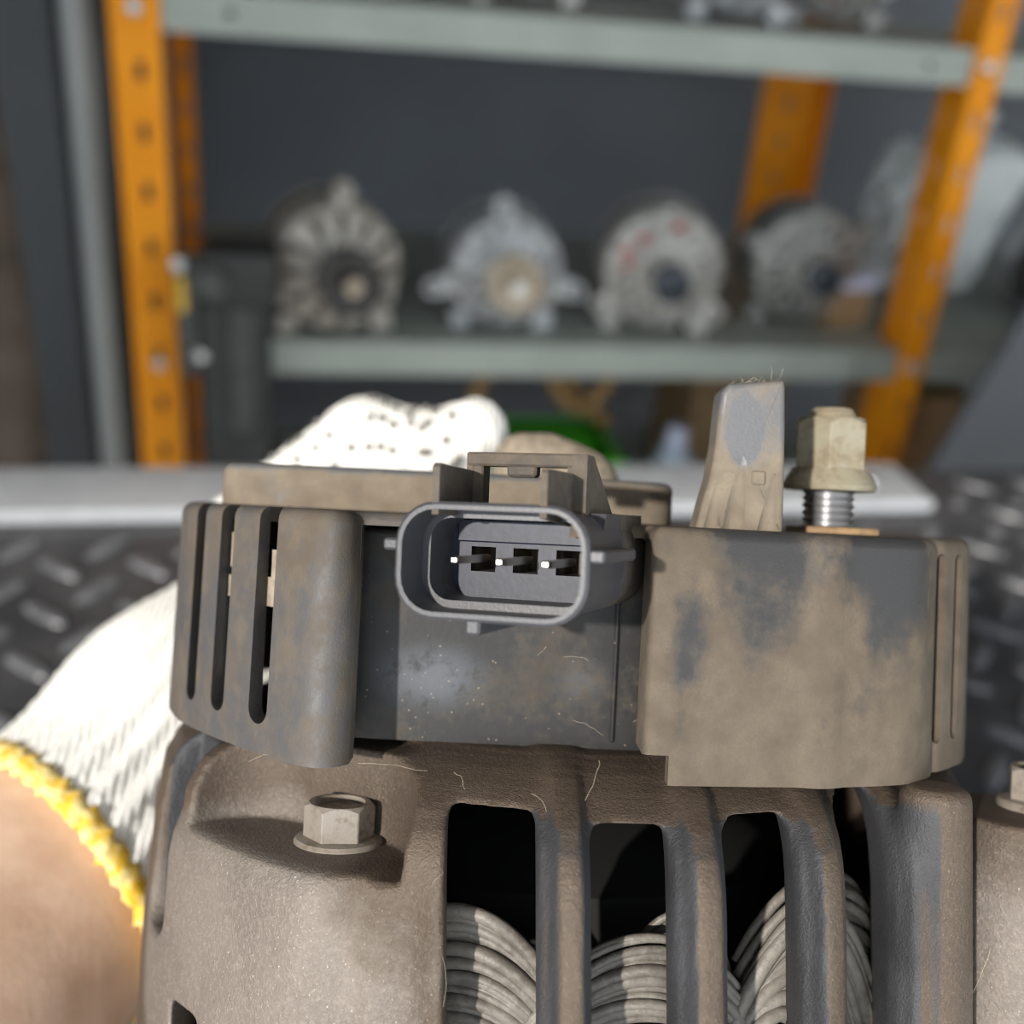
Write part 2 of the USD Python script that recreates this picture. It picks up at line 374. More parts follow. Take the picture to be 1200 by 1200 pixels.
def post(xa, sgn, y0, sy, wf, ws):
    """L-angle: a front flange from the corner (xa, y0) along sgn x, a side flange along sy y, with slots."""
    t = 0.0028
    fx = sorted((xa, xa + sgn * wf)); fl = box(fx[0], fx[1], *sorted((y0, y0 + sy * t)), 0, HZ)
    sx_ = sorted((xa, xa + sgn * t)); sd = box(sx_[0], sx_[1], *sorted((y0, y0 + sy * ws)), 0, HZ)
    m = fl + sd; cut = []
    for k in range(int(HZ / 0.05)):
        z = 0.035 + 0.05 * k
        cut.append(box(xa + sgn * wf * 0.55 - 0.0035, xa + sgn * wf * 0.55 + 0.0035, y0 - 0.01, y0 + 0.01, z - 0.008, z + 0.008))
        if ws > 0.03: cut.append(box(xa - 0.01, xa + 0.01, y0 + sy * ws * 0.55 - 0.0035, y0 + sy * ws * 0.55 + 0.0035, z - 0.008, z + 0.008))
    return (m - Manifold.batch_boolean(cut, m3.OpType.Add)).translate([-cx, -RY, 0])
obj('post', post(X0, 1, RY, 1, 0.040, 0.022), M['orange'], rk, False)
obj('post', post(X1, 1, RY, 1, 0.028, 0.052), M['orange'], rk, False)
obj('post', post(X0 + 0.012, 1, RB, -1, 0.022, 0.040), M['orange'], rk, False)
obj('post', post(on(940, 230, RB)[0], -1, RB, -1, on(940, 230, RB)[0] - on(872, 230, RB)[0], 0.03), M['orange'], rk, False)
def shelf(z, xa, xb, lip=0.033, y0=RY + 0.004):
    t = 0.0015
    m = box(xa, xb, y0, RB - 0.004, z - t, z) + box(xa, xb, y0, y0 + t, z - lip, z) + box(xa, xb, y0, y0 + 0.014, z - lip, z - lip + t)
    m += box(xa, xb, RB - 0.004 - t, RB - 0.004, z - lip, z) + box(xa, xa + t, y0, RB - 0.004, z - lip, z) + box(xb - t, xb, y0, RB - 0.004, z - lip, z)
    cut = [lathe([(0, -0.02), (0.004, -0.02), (0.004, 0.02), (0, 0.02)], 12).rotate([90, 0, 0]).translate([x, y0, z - lip * .5]) for x in np.arange(xa + 0.055, xb - 0.03, (xb - xa - 0.1))]
    return (m - Manifold.batch_boolean(cut, m3.OpType.Add)).translate([-cx, -RY, 0])
TOPZ, MIDZ, LOWZ = 0.950, 0.648, 0.36
for z in (TOPZ, MIDZ, LOWZ): obj('shelf', shelf(z, X0 + 0.041, X1 - 0.001), M['shelf'], rk, False)
for z in (TOPZ, MIDZ, LOWZ): obj('shelf', shelf(z - 0.004, X1 + 0.030, X1 + 0.80, y0=RY + 0.01), M['shelf'], rk, False)
for (x, z) in [(X0 + 0.020, TOPZ - 0.016), (X1 + 0.012, TOPZ - 0.014), (X0 + 0.022, MIDZ - 0.022), (X1 + 0.014, MIDZ - 0.016)]:
    obj('shelf_bolt', lathe([(0, -0.002), (0.007, -0.002), (0.0065, 0.002), (0.004, 0.004), (0, 0.0045)], 20).rotate([90, 0, 0]).translate([x - cx, -0.002, z]), M['bolt_zinc'], rk)

# steel cabinet at the left of the rack
M['cab'] = plain('dark_cabinet_paint', (0.045, 0.050, 0.055), 0.55, 8, 0.15)
M['cab_edge'] = plain('grey_steel_edge', (0.30, 0.315, 0.31), 0.4, 10, 0.1)
cb = thing('steel_cabinet', 'dark steel cabinet with a pale rounded edge left of the rack', 'cabinet', (-0.388, 1.10, 0))
obj('body', bevbox(-0.5, 0.215, 0.0, 0.40, 0.0, 1.8, 0.004), M['cab'], cb)
obj('door', bevbox(-0.49, 0.205, -0.02, 0.0, 0.03, 1.78, 0.003), M['cab'], cb)
obj('edge_strip', Manifold.batch_hull([Manifold.cylinder(1.79, 0.013, 0.013, 24).translate([0.222, -0.008 + dy, 0]) for dy in (0, 0.06)]), M['cab_edge'], cb, label='pale grey rounded edge strip')
obj('handle', bevbox(-0.40, -0.385, -0.05, -0.02, 0.95, 1.10, 0.004), M['cab_edge'], cb)
M['rust'] = plain('brown_hide', (0.085, 0.062, 0.05), 0.85, 25, 0.35, 0.2)

# ------------------------------------------------------------------ alternators on the shelf
def alu(name, a, b, dark_tone=0.35, rough=0.5):
    g = G(); n1 = g.noise(35, 6, 0.65); n2 = g.noise(260, 4, 0.6)
    c = g.mixc(g.step(n1, 0.35, 0.65), a, b)
    c = g.mixc(g.step(n2, 0.5, 0.72, 0, dark_tone * 2), c, tuple(np.array(a) * 0.45))
    return g.end(name, c, rough, n2, 0.3, 0.001, metallic=0.35)
M['alu_warm'] = alu('warm_aluminium', (0.34, 0.31, 0.27), (0.50, 0.46, 0.41))
M['alu_cool'] = alu('cool_aluminium', (0.36, 0.37, 0.38), (0.60, 0.61, 0.62))
M['alu_pale'] = alu('pale_aluminium', (0.40, 0.385, 0.36), (0.56, 0.54, 0.51))
M['alu_dark'] = alu('dark_aluminium', (0.26, 0.26, 0.25), (0.42, 0.42, 0.40))
M['iron'] = plain('dark_iron', (0.055, 0.052, 0.05), 0.45, 200, 0.3, metallic=0.4)
M['copper'] = plain('copper_wire', (0.30, 0.13, 0.06), 0.45, 300, 0.4)
M['bronze'] = plain('bronze_pulley', (0.42, 0.35, 0.27), 0.38, 120, 0.2, metallic=0.5)
M['steel'] = plain('bright_steel', (0.68, 0.67, 0.64), 0.3, 150, 0.1, metallic=0.7)
M['blueblack'] = plain('blue_black_steel', (0.045, 0.055, 0.07), 0.3, metallic=0.3)
M['red_mark'] = plain('red_marker_paint', (0.50, 0.10, 0.07), 0.6)

def dome_housing(Rr, depth, nslot, r0, r1, slotw, wall=4.0):
    """Front housing: axis -y (front). Dome with radial vent slots. Returns in mm with rear face at y=0."""
    prof = [(0, 0), (Rr, 0), (Rr, depth * 0.45), (Rr * 0.94, depth * 0.72), (Rr * 0.72, depth * 0.93), (Rr * 0.40, depth), (Rr * 0.34, depth * 1.06), (0, depth * 1.06)]
    inn = [(0, -1), (Rr - wall, -1), (Rr - wall, depth * 0.42), (Rr * 0.90 - wall * .6, depth * 0.68), (Rr * 0.68, depth * 0.93 - wall), (0, depth - wall)]
    m = lathe(prof, 56) - lathe(inn, 40)
    cuts = []
    for k in range(nslot):
        a = 360 * k / nslot
        cuts.append(box(r0 * Rr, r1 * Rr, -slotw / 2, slotw / 2, depth * 0.25, depth * 2).rotate([0, 0, a]))
    return (m - Manifold.batch_boolean(cuts, m3.OpType.Add)).rotate([90, 0, 0])     # +z -> -y

SHELF_GROUP = 'used alternators on the rack shelves'
def shelf_alternator(name, label, px, py_base, yw, mats, Rr=62, depth=42, nslot=14, slotw=9, ears=(), pulley='v', pr_=31, z0=MIDZ, at=None, roll=0, group=None, base=True, lump=None):
    """An alternator lying on the shelf with its pulley to the front."""
    hm, cm, pm = mats
    if at is None:
        d = (CAM - 0); ray = P(px, py_base, 1.0) - CAM; loc = CAM + ray * ((z0 - CAM[2]) / ray[2])
    else: loc = np.array([*at, z0])
    t = thing(name, label, 'alternator', loc, rotz(yw), SHELF_GROUP)
    H = Rr + 6
    rr = lambda m: mm(m.rotate([0, roll, 0]).translate([0, 0, H]))
    front = dome_housing(Rr, depth, nslot, 0.48, 0.88, slotw)
    for (a, L, w) in ears:
        e = Manifold.batch_hull([Manifold.cylinder(22, w, w, 20).rotate([90, 0, 0]).translate([Rr * 0.7, -2, 0]), Manifold.cylinder(22, w * 0.8, w * 0.8, 20).rotate([90, 0, 0]).translate([Rr + L, -2, 0])])
        e = e - Manifold.cylinder(60, w * 0.42, w * 0.42, 16).rotate([90, 0, 0]).translate([Rr + L, 20, 0])
        core_cut = Manifold.cylinder(80, Rr - 5, Rr - 5, 40).rotate([90, 0, 0]).translate([0, 40, 0])
        front = front + (e - core_cut).rotate([0, -a, 0])
    obj('front_housing', rr(front), hm, t)
    obj('stator_core', rr(lathe([(Rr - 14, 0), (Rr - 1.5, 0), (Rr - 1.5, 26), (Rr - 14, 26)], 56).rotate([90, 0, 0]).translate([0, 26, 0])), cm, t)
    obj('winding', rr(lathe([(Rr - 16, 0), (Rr - 8, 0), (Rr - 8, 12), (Rr - 16, 12)], 40).rotate([90, 0, 0]).translate([0, 0, 0])), M['copper'], t)
    obj('rear_housing', rr(dome_housing(Rr, 34, 12, 0.5, 0.86, 9).rotate([0, 0, 180]).translate([0, 26, 0])), hm, t)
    if base:                                                    # the two foot lugs it stands on
        for s in (-1, 1):
            obj('mounting_foot', mm(rbox([s * Rr * 0.74, -8, 9 + 2], [11, 11, 11], 3.5)), hm, t)
    pd = depth * 1.06
    if pulley == 'ribbed' or pulley == 'dark':
        prof = [(0, 0), (pr_, 0)]
        for k in range(6): prof += [(pr_, 2 + 3.2 * k), (pr_ - 3, 3.6 + 3.2 * k)]
        prof += [(pr_, 22), (pr_, 25), (pr_ - 4, 25), (pr_ - 5, 20), (10, 18), (10, 26), (0, 26)]
        obj('pulley', rr(lathe(prof, 40).rotate([90, 0, 0]).translate([0, -pd - 13, 0])), pm, t)
        obj('shaft_nut', rr(Manifold.cylinder(9, 9, 9, 6).rotate([90, 0, 0]).translate([0, -pd - 37, 0])), M['bronze'] if pulley == 'dark' else M['steel'], t)
        obj('bearing_collar', rr(lathe([(0, -5), (pr_ * 0.95, -5), (pr_ * 0.9, 10), (pr_ * 0.6, 14), (0, 14)], 36).rotate([90, 0, 0]).translate([0, -pd, 0])), M['steel'], t)
    else:                                                       # bare shaft with a dark cap
        obj('shaft_hub', rr(lathe([(0, -6), (pr_, -6), (pr_, 26), (pr_ - 3, 29), (0, 29)], 36).rotate([90, 0, 0]).translate([0, -pd, 0])), M['steel'], t)
        obj('shaft_end', rr(lathe([(0, 0), (pr_ * 0.92, 0), (pr_ * 0.92, 17), (pr_ * 0.6, 20), (pr_ * 0.5, 12), (0, 12)], 32).rotate([90, 0, 0]).translate([0, -pd - 27, 0])), M['blueblack'], t)
        obj('bearing_collar', rr(lathe([(0, -4), (pr_ * 1.75, -4), (pr_ * 1.7, 3), (pr_ * 1.4, 5), (pr_ * 1.3, 0), (0, 0)], 36).rotate([90, 0, 0]).translate([0, -pd, 0])), hm, t)
    for k in range(3):
        a = 90 + 120 * k
        obj('through_bolt', rr(Manifold.cylinder(7, 5, 5, 6).rotate([90, 0, 0]).translate([Rr * 0.93, -depth * 0.5, 0]).rotate([0, -a, 0])), M['steel'], t)
    return t, rr

YWB = math.radians(-13)
t1, _ = shelf_alternator('shelf_alternator', 'warm grey alternator with a dark ribbed pulley, leftmost on the middle shelf', 388, 384, math.radians(10), (M['alu_warm'], M['iron'], M['iron']), 63, 46, 12, 7, [(85, 9, 10)], 'dark', 30)
t2, _ = shelf_alternator('shelf_alternator', 'silver grey alternator with a bronze pulley and two spread mounting ears', 584, 380, math.radians(0), (M['alu_cool'], M['iron'], M['bronze']), 58, 40, 14, 5, [(195, 18, 12), (-15, 18, 12), (97, 6, 12)], 'ribbed', 27)
t3, rr3 = shelf_alternator('shelf_alternator', 'pale alternator with red paint marks and a dark shaft end', 762, 384, math.radians(-8), (M['alu_pale'], M['iron'], M['iron']), 64, 36, 16, 5, [(215, 10, 12), (-35, 10, 12)], 'shaft', 20)
t4, _ = shelf_alternator('shelf_alternator', 'dark grey round alternator behind the rack post foot, rightmost of the four', 925, 374, math.radians(-4), (M['alu_dark'], M['iron'], M['iron']), 62, 34, 16, 6, [(35, 8, 11), (160, 8, 11)], 'shaft', 19)
tag(t4, 'dark grey round alternator in front of the back orange post')
for (a, r) in [(128, 0.66), (155, 0.72), (80, 0.74), (172, 0.6)]:
    obj('paint_mark', rr3(rbox([0, 0, 0], [6, 1.5, 4], 1.2).rotate([20, 0, 0]).translate([64 * r * math.cos(math.radians(a)), -36 * 0.95, 64 * r * math.sin(math.radians(a))])), M['red_mark'], t3, label='red paint mark')
shelf_alternator('shelf_alternator', 'grey alternator on the top shelf above the pale one with red marks', 0, 0, 0.1, (M['alu_cool'], M['iron'], M['iron']), 60, 40, 14, 5, [], 'dark', 28, TOPZ, (0.45, 1.18))
shelf_alternator('shelf_alternator', 'grey alternator at the right end of the top shelf beside the orange post', 0, 0, -0.1, (M['alu_dark'], M['iron'], M['iron']), 60, 40, 14, 5, [], 'shaft', 20, TOPZ, (0.575, 1.22))
shelf_alternator('shelf_alternator', 'warm grey alternator in the middle of the top shelf, only its feet in view', 0, 0, 0.0, (M['alu_pale'], M['iron'], M['iron']), 60, 40, 14, 5, [], 'dark', 28, TOPZ, (0.24, 1.20))
t9, _ = shelf_alternator('shelf_alternator', 'grey alternator at the right edge of the photo, behind the right orange post', 0, 0, 0.3, (M['alu_cool'], M['iron'], M['iron']), 55, 40, 14, 5, [(60, 10, 10)], 'dark', 24, MIDZ - 0.004, (0.93, 1.20))

# ------------------------------------------------------------------ other things on and under the shelves
M['bag'] = None
g = G(); nz = g.noise(28, 5, 0.6, distortion=0.6)
M['bag'] = g.end('white_plastic_film', (0.74, 0.77, 0.77), 0.4, nz, 0.9, 0.01)
M['card'] = plain('brown_cardboard', (0.36, 0.235, 0.125), 0.85, 40, 0.15)
M['blue_white'] = plain('pale_blue_paint', (0.62, 0.66, 0.86), 0.5)
M['green'] = plain('green_plastic', (0.11, 0.62, 0.035), 0.45)
M['hose'] = plain('brown_rubber_hose', (0.26, 0.15, 0.05), 0.5, 60, 0.2)
M['tool_black'] = plain('black_tool_paint', (0.020, 0.021, 0.021), 0.5, 60, 0.3)
M['tool_grey'] = plain('charcoal_tool_paint', (0.05, 0.052, 0.05), 0.5, 60, 0.2)
M['yellow'] = plain('yellow_label', (0.75, 0.48, 0.05), 0.5)
M['greysheet'] = plain('grey_sheet_paint', (0.085, 0.092, 0.105), 0.6, 10, 0.06)

# crumpled white bag behind the right post
def blob_mesh(rx, ry, rz, seed, amp, n=4):
    s = trimesh.creation.icosphere(n, 1.0); v = s.vertices
    k = 1 + amp * (meshkit.fbm(v * 1.6 + 7, 4, seed) - 0.5) * 2
    v = v * k[:, None] * [rx, ry, rz]; v[:, 2] -= v[:, 2].min()
    return trimesh.Trimesh(v, s.faces, process=False)
c = on(1112, 225, 1.24)
bg = thing('plastic_bag', 'crumpled white plastic bag behind the right orange post', 'bag', (c[0] + 0.01, 1.27, MIDZ - 0.004))
bm = blob_mesh(0.088, 0.07, 0.098, 5, 0.55)
bm.vertices[:, 2] = np.maximum(bm.vertices[:, 2], 0.0)
bm.vertices[:, 0] += 0.25 * (bm.vertices[:, 2] - 0.1)
obj('film', bm, M['bag'], bg, True)
obj('knot', cat(tube([[0.01, 0, 0.185], [0.02, 0, 0.205], [0.035, 0.005, 0.225]], [0.012, 0.008, 0.016], 10)), M['bag'], bg, True)
# small box with pale blue lid
c = on(1035, 345, 1.13)
bx = thing('small_box', 'small brown cardboard box with a pale blue lid beside the right orange post', 'box', (0.622, 1.155, MIDZ), rotz(0.2))
obj('carton', bevbox(-0.027, 0.027, -0.025, 0.025, 0, 0.045, 0.001), M['card'], bx)
obj('lid', bevbox(-0.029, 0.029, -0.027, 0.027, 0.043, 0.058, 0.001), M['blue_white'], bx)
# cardboard, hose, green crate, bottle on the low shelf
gc = thing('green_crate', 'bright green plastic crate on the low shelf behind the alternator', 'crate', (0.290, 1.16, LOWZ))
cr = bevbox(-0.085, 0.085, -0.06, 0.06, 0, 0.135, 0.004) - box(-0.08, 0.08, -0.055, 0.055, 0.006, 0.2)
obj('tub', cr, M['green'], gc); obj('rim', bevbox(-0.089, 0.089, -0.064, 0.064, 0.122, 0.138, 0.003) - box(-0.08, 0.08, -0.055, 0.055, 0, 0.3), M['green'], gc)
hz = LOWZ + 0.138
hs = thing('hose_coil', 'brown rubber hose looped on top of the green crate', 'hose', (0.290, 1.16, hz))
hp = [[-0.07, 0.0, 0.012], [-0.075, 0.01, 0.05], [-0.05, 0.012, 0.085], [-0.015, 0.008, 0.098], [0.005, 0.0, 0.082], [0.022, -0.004, 0.055], [0.04, -0.005, 0.042], [0.062, 0, 0.05], [0.075, 0.004, 0.072], [0.066, 0.006, 0.096], [0.046, 0.008, 0.098], [0.034, 0.008, 0.076], [0.042, 0.012, 0.05], [0.075, 0.02, 0.02], [0.08, 0.03, 0.012]]
from scipy.interpolate import CubicSpline
hp = CubicSpline(np.arange(len(hp)), np.array(hp))(np.linspace(0, len(hp) - 1, 90))
obj('hose_tube', tube(hp, 0.0085, 12), M['hose'], hs, True)
for e in (0, -1): obj('end_fitting', tube([hp[e] - [0, 0, 0.003], hp[e] + [0, 0, 0.012]], 0.0105, 14), M['bolt_zinc'], hs)
cd = thing('carton', 'brown cardboard carton on the low shelf behind the right orange post', 'box', (0.765, 1.20, LOWZ - 0.004), rotz(-0.15))
obj('carton_body', bevbox(-0.045, 0.045, -0.09, 0.09, 0, 0.215, 0.002), M['card'], cd)
for s in (-1, 1): obj('flap', bevbox(*(sorted((s * 0.004, s * 0.046))), -0.09, 0.09, 0.215, 0.218, 0.0008), M['card'], cd)
c2 = thing('carton', 'wide cardboard carton deep on the low shelf, below the round dark alternator', 'box', (0.585, 1.36, LOWZ), rotz(0.1))
obj('carton_body', bevbox(-0.065, 0.065, -0.06, 0.06, 0, 0.24, 0.002), M['card'], c2)
for s in (-1, 1): obj('flap', bevbox(*(sorted((s * 0.002, s * 0.066))), -0.06, 0.06, 0.24, 0.243, 0.0008), M['card'], c2)
cn = thing('spray_can', 'pale blue spray can on the low shelf left of the plastic shroud tower', 'can', (0.450, 1.14, LOWZ))
obj('can_body', lathe([(0, 0), (0.020, 0), (0.022, 0.003), (0.022, 0.125), (0.018, 0.135), (0.012, 0.14), (0, 0.14)], 32), plain('can_paint', (0.42, 0.5, 0.60), 0.35, 30, 0.05), cn)
obj('cap', lathe([(0, 0.14), (0.012, 0.14), (0.012, 0.158), (0.010, 0.162), (0, 0.162)], 24), M['blue_white'], cn)

# black press tool standing left, in front of the rack
c = on(270, 430, 1.0)
tl = thing('black_press', 'black tall press frame with zinc bolts standing between the left post and the shelf', 'press', (c[0], 1.0, 0.0))
hx = lambda px: on(px, 400, 1.0)[0] - c[0]
zt = lambda py: on(270, py, 1.0)[2]
colm = Manifold.batch_hull([rbox([hx(262), 0, 0.30], [0.035, 0.02, 0.30], 0.006), ])
obj('column', bevbox(hx(232), hx(318), -0.010, 0.024, 0.0, zt(352), 0.004), M['tool_black'], tl)
obj('column_face', bevbox(hx(268), hx(300), -0.016, -0.008, zt(500), zt(352), 0.003), M['tool_grey'], tl)
obj('head', rbox([hx(284), 0.006, (zt(292) + zt(352)) / 2], [(hx(330) - hx(238)) / 2, 0.028, (zt(292) - zt(360)) / 2], 0.008), M['tool_black'], tl)
obj('knob', lathe([(0, -0.02), (0.013, -0.02), (0.015, -0.006), (0.013, 0.012), (0, 0.012)], 28).rotate([90, 0, 0]).translate([hx(252), -0.02, zt(322)]), M['tool_grey'], tl)
obj('side_plate', bevbox(hx(208), hx(240), -0.004, 0.012, zt(440), zt(300), 0.003), M['tool_grey'], tl)
obj('base', bevbox(hx(205), hx(335), -0.08, 0.02, 0, 0.03, 0.004), M['tool_black'], tl)
obj('sticker', bevbox(hx(211), hx(221), -0.0046, -0.0036, zt(365), zt(325), 0.0003), M['yellow'], tl, label='yellow sticker strip')
for px, py in ((214, 309), (236, 414)):
    obj('zinc_bolt', lathe([(0, 0), (0.0075, 0), (0.0072, 0.004), (0.005, 0.0065), (0, 0.007)], 20).rotate([90, 0, 0]).translate([hx(px), -0.004, zt(py)]), M['bolt_zinc'], tl)
# grey sheet leaning at the right
c = on(1200, 470, 0.80)
gs = thing('grey_panel', 'grey painted sheet leaning beside the rack at the right edge of the photo', 'panel', (c[0] + 0.155, 0.80, 0.0))
obj('sheet', bevbox(-0.15, 0.35, -0.004, 0.004, 0.06, 0.86, 0.001).rotate([-4, 22, 0]).translate([-0.285, 0, 0]), M['greysheet'], gs)
obj('folded_rim', bevbox(-0.15, 0.35, -0.004, 0.016, 0.85, 0.865, 0.001).rotate([-4, 22, 0]).translate([-0.285, 0, 0]), M['greysheet'], gs)
# hide-brown sacking at the far left
sk = thing('sack', 'brown sack hanging at the far left edge of the photo', 'sack', (on(-22, 300, 0.90)[0], 0.90, 0.0))
sm_ = blob_mesh(0.030, 0.03, 0.55, 9, 0.16); obj('cloth', sm_, M['rust'], sk, True); obj('tie', tube([[-.006, 0, 1.1], [0, 0, 1.13], [.008, 0, 1.16]], 0.006), M['rust'], sk, True)

# ------------------------------------------------------------------ the alternator held up to the camera
AXD, RA = 188.0, math.atan(0.049)
xa = math.cos(RA) * RT - math.sin(RA) * UP; ya = FW; za = math.sin(RA) * RT + math.cos(RA) * UP
ORG = P(668, 609, AXD / 1000)
BASE = -118.0                                               # mm below the cover's top plane
A3 = np.stack([xa, ya, za])
alt = thing('alternator', 'dusty used car alternator with a three-pin plug, gripped by the gloved hand over the mat', 'alternator', ORG + za * BASE * 0.001, A3)
# its meshes are authored in mm with z = 0 at the cover's top plane; the materials' marks use the same origin in metres
def part(name, mesh, m, parent=alt, smooth=30, **kw):
    o = obj(name, mm(mesh), m, parent, smooth, **kw)
    lift(o)
    return o
def lift(o): UsdGeom.Xformable(o).AddTranslateOp().Set(Gf.Vec3d(0, 0, -BASE * 0.001))
alt_op = UsdGeom.Xformable(alt).GetOrderedXformOps()[0]; alt_op.Set(mat4(A3, ORG + za * BASE * 0.001))

def L(px, py, d):
    """Alternator coordinates (mm) of a photograph pixel at depth d mm."""
    return A3 @ (P(px, py, d / 1000) - ORG) * 1000

def chaikin(p, n=2, closed=False):
    p = np.asarray(p, float)
    for _ in range(n):
        a, b = p[:-1], p[1:]
        q = np.empty((2 * len(a), p.shape[1])); q[0::2] = 0.75 * a + 0.25 * b; q[1::2] = 0.25 * a + 0.75 * b
        p = np.vstack([p[:1], q, p[-1:]])
    return p
def resample(p, step):
    s = np.concatenate([[0], np.cumsum(np.linalg.norm(np.diff(p, axis=0), axis=1))])
    u = np.linspace(0, s[-1], int(s[-1] / step) + 1)
    return np.stack([np.interp(u, s, p[:, k]) for k in range(p.shape[1])], 1)
def loft(outline, levels):
    """Solid over a closed counter-clockwise outline; levels = [(inset, z), ...] bottom to top."""
    o = np.asarray(outline); n = len(o)
    t = np.roll(o, -1, 0) - np.roll(o, 1, 0); t /= np.linalg.norm(t, axis=1)[:, None]
    nr = np.stack([t[:, 1], -t[:, 0]], 1)
    v = np.vstack([np.column_stack([o - nr * i, np.full(n, z)]) for i, z in levels])
    f = []
    for k in range(len(levels) - 1):
        for j in range(n):
            A, B = k * n + j, k * n + (j + 1) % n; f += [[A, B, B + n], [A, B + n, A + n]]
    c0 = len(v); v = np.vstack([v, [*o.mean(0), levels[0][1]], [*o.mean(0), levels[-1][1]]])
    for j in range(n):
        f.append([c0, (j + 1) % n, j]); f.append([c0 + 1, (len(levels) - 1) * n + j, (len(levels) - 1) * n + (j + 1) % n])
    m = m3.Mesh(vert_properties=v.astype(np.float32), tri_verts=np.array(f, np.uint32)); m.merge()
    return Manifold(m)
def round_levels(z0, z1, r, draft=0.0, k=5):
    lv = [(-draft, z0 + 0.0)] + [(r * (1 - math.cos(a)), z1 - r + r * math.sin(a)) for a in np.linspace(0, math.pi / 2, k)]
    return lv

# plan outline of the cover, counter-clockwise seen from above (front is -y)
RC = 61.8
leftpts = chaikin([(-59.5, -17), (-55.5, -26.5), (-47, -37.5), (-35.5, -49.2), (-31.6, -51.6), (-29.2, -49.6), (-28.3, -46.6)], 2)
rightpts = chaikin([(7.0, -46.6), (7.4, -51.4), (8.8, -51.6), (22, -49.7), (27.0, -48.8), (28.6, -49.3), (31.2, -48.7), (32.6, -47.6), (37.5, -46.2), (43.2, -43.6), (46.8, -38.6), (47.0, -36.6), (48.6, -36.2), (54.0, -29.8)], 2)
a0, a1 = math.atan2(rightpts[-1][1], rightpts[-1][0]) + 0.03, math.atan2(leftpts[0][1], leftpts[0][0]) + 2 * math.pi - 0.03
arc = np.array([[RC * math.cos(a), RC * math.sin(a)] for a in np.linspace(a0, a1, 90)])
OUT = resample(np.vstack([leftpts, rightpts, arc, leftpts[:1]]), 0.8)[:-1]
inner_poly = Polygon(OUT).buffer(-2.1)
CH = 31.2
solid = loft(OUT, round_levels(-CH, 0.0, 1.7, 0.6))
inner = Manifold.extrude(CrossSection([np.array(inner_poly.exterior.coords)[:-1]], m3.FillRule.NonZero), CH).translate([0, 0, -CH - 2.0])
cover = solid - inner
cutters = [box(-28.3, 7.4, -60, -36, -40, -1.7), box(5.0, 7.4, -60, -36, -40, -3.9), box(6, 10.6, -60, -40, -40, -27.6)]
def slot(x, y, w, zb, zt_, direc, L0=9, Lb=7):
    d = np.array([*direc, 0.0]); d /= np.linalg.norm(d); ang = math.degrees(math.atan2(d[1], d[0]))
    c = Manifold.batch_hull([Manifold.cylinder(L0 + Lb, w / 2, w / 2, 20).rotate([0, 90, 0]).translate([-L0, 0, z]) for z in (zb + w / 2, zt_ - w / 2)])
    return c.rotate([0, 0, ang]).translate([x, y, 0])
from shapely.geometry import LineString
OUTP = Polygon(OUT)
def surf(px, py=720):
    """Where the sight line through a pixel meets the cover's plan outline."""
    a, b_ = L(px, py, 20)[:2], L(px, py, 185)[:2]
    c_ = LineString([a, b_]).intersection(OUTP.exterior)
    g_ = list(getattr(c_, 'geoms', [c_])); g_ = [(k.x, k.y) for k in g_]
    return np.array(min(g_, key=lambda t: t[1]))
SLOTS = [(310, 4.0, 0.9), (262, 3.4, 0.9), (231, 3.0, 0.9)]
for px, w, zt_ in SLOTS:
    q = surf(px); cutters.append(slot(q[0], q[1], w, -27.6, zt_, (0.42, 0.9)))
for px, w in [(1101, 2.2), (1120, 2.5)]:
    q = surf(px); cutters.append(slot(q[0], q[1], w, -27.4, -2.0, (-0.5, 0.85), 6, 5))
cover = cover - Manifold.batch_boolean(cutters, m3.OpType.Add)
part('cover', cover, M['cover'], smooth=35)
# inside the slots: dusty brush block with notches
def inner(px, dep, u0, u1, z0, z1, th_=2.5):
    q = surf(px); d = np.array([0.42, 0.9]) / math.hypot(0.42, 0.9); ang = math.degrees(math.atan2(d[1], d[0]))
    return box(dep, dep + th_, u0, u1, z0, z1).rotate([0, 0, ang]).translate([q[0], q[1], 0])
blk = Manifold.batch_boolean([inner(310, 2.6, 0.0, 1.2, -13.0, -5.6), inner(310, 3.0, 0.0, 2.0, -13.0, -9.2), inner(262, 2.6, 0.2, 1.3, -8.5, -3.8), inner(262, 2.6, 0.2, 1.5, -12.5, -9.6), inner(262, 2.9, 0.2, 1.2, -23.5, -12.0)], m3.OpType.Add)
part('brush_block', blk, M['block'], label='beige dusty block inside the slots')
part('slip_ring_guard', lathe([(20, -29), (34, -29), (34, -3), (20, -3)], 60), M['black_hole'])

# recessed panel behind the plug
pn = loft(resample(chaikin([(-31, -38.2), (-28, -38.6), (-10, -38.6), (6, -38.2), (12, -37.4), (12, -33), (-31, -33), (-31, -38.2)], 1), 0.8)[:-1], round_levels(-30.0, -2.2, 0.8))
part('regulator_panel', pn, M['panel'])
part('panel_edge', bevbox(4.6, 5.2, -38.8, -37.8, -29.0, -4.2, 0.2), M['panel'])

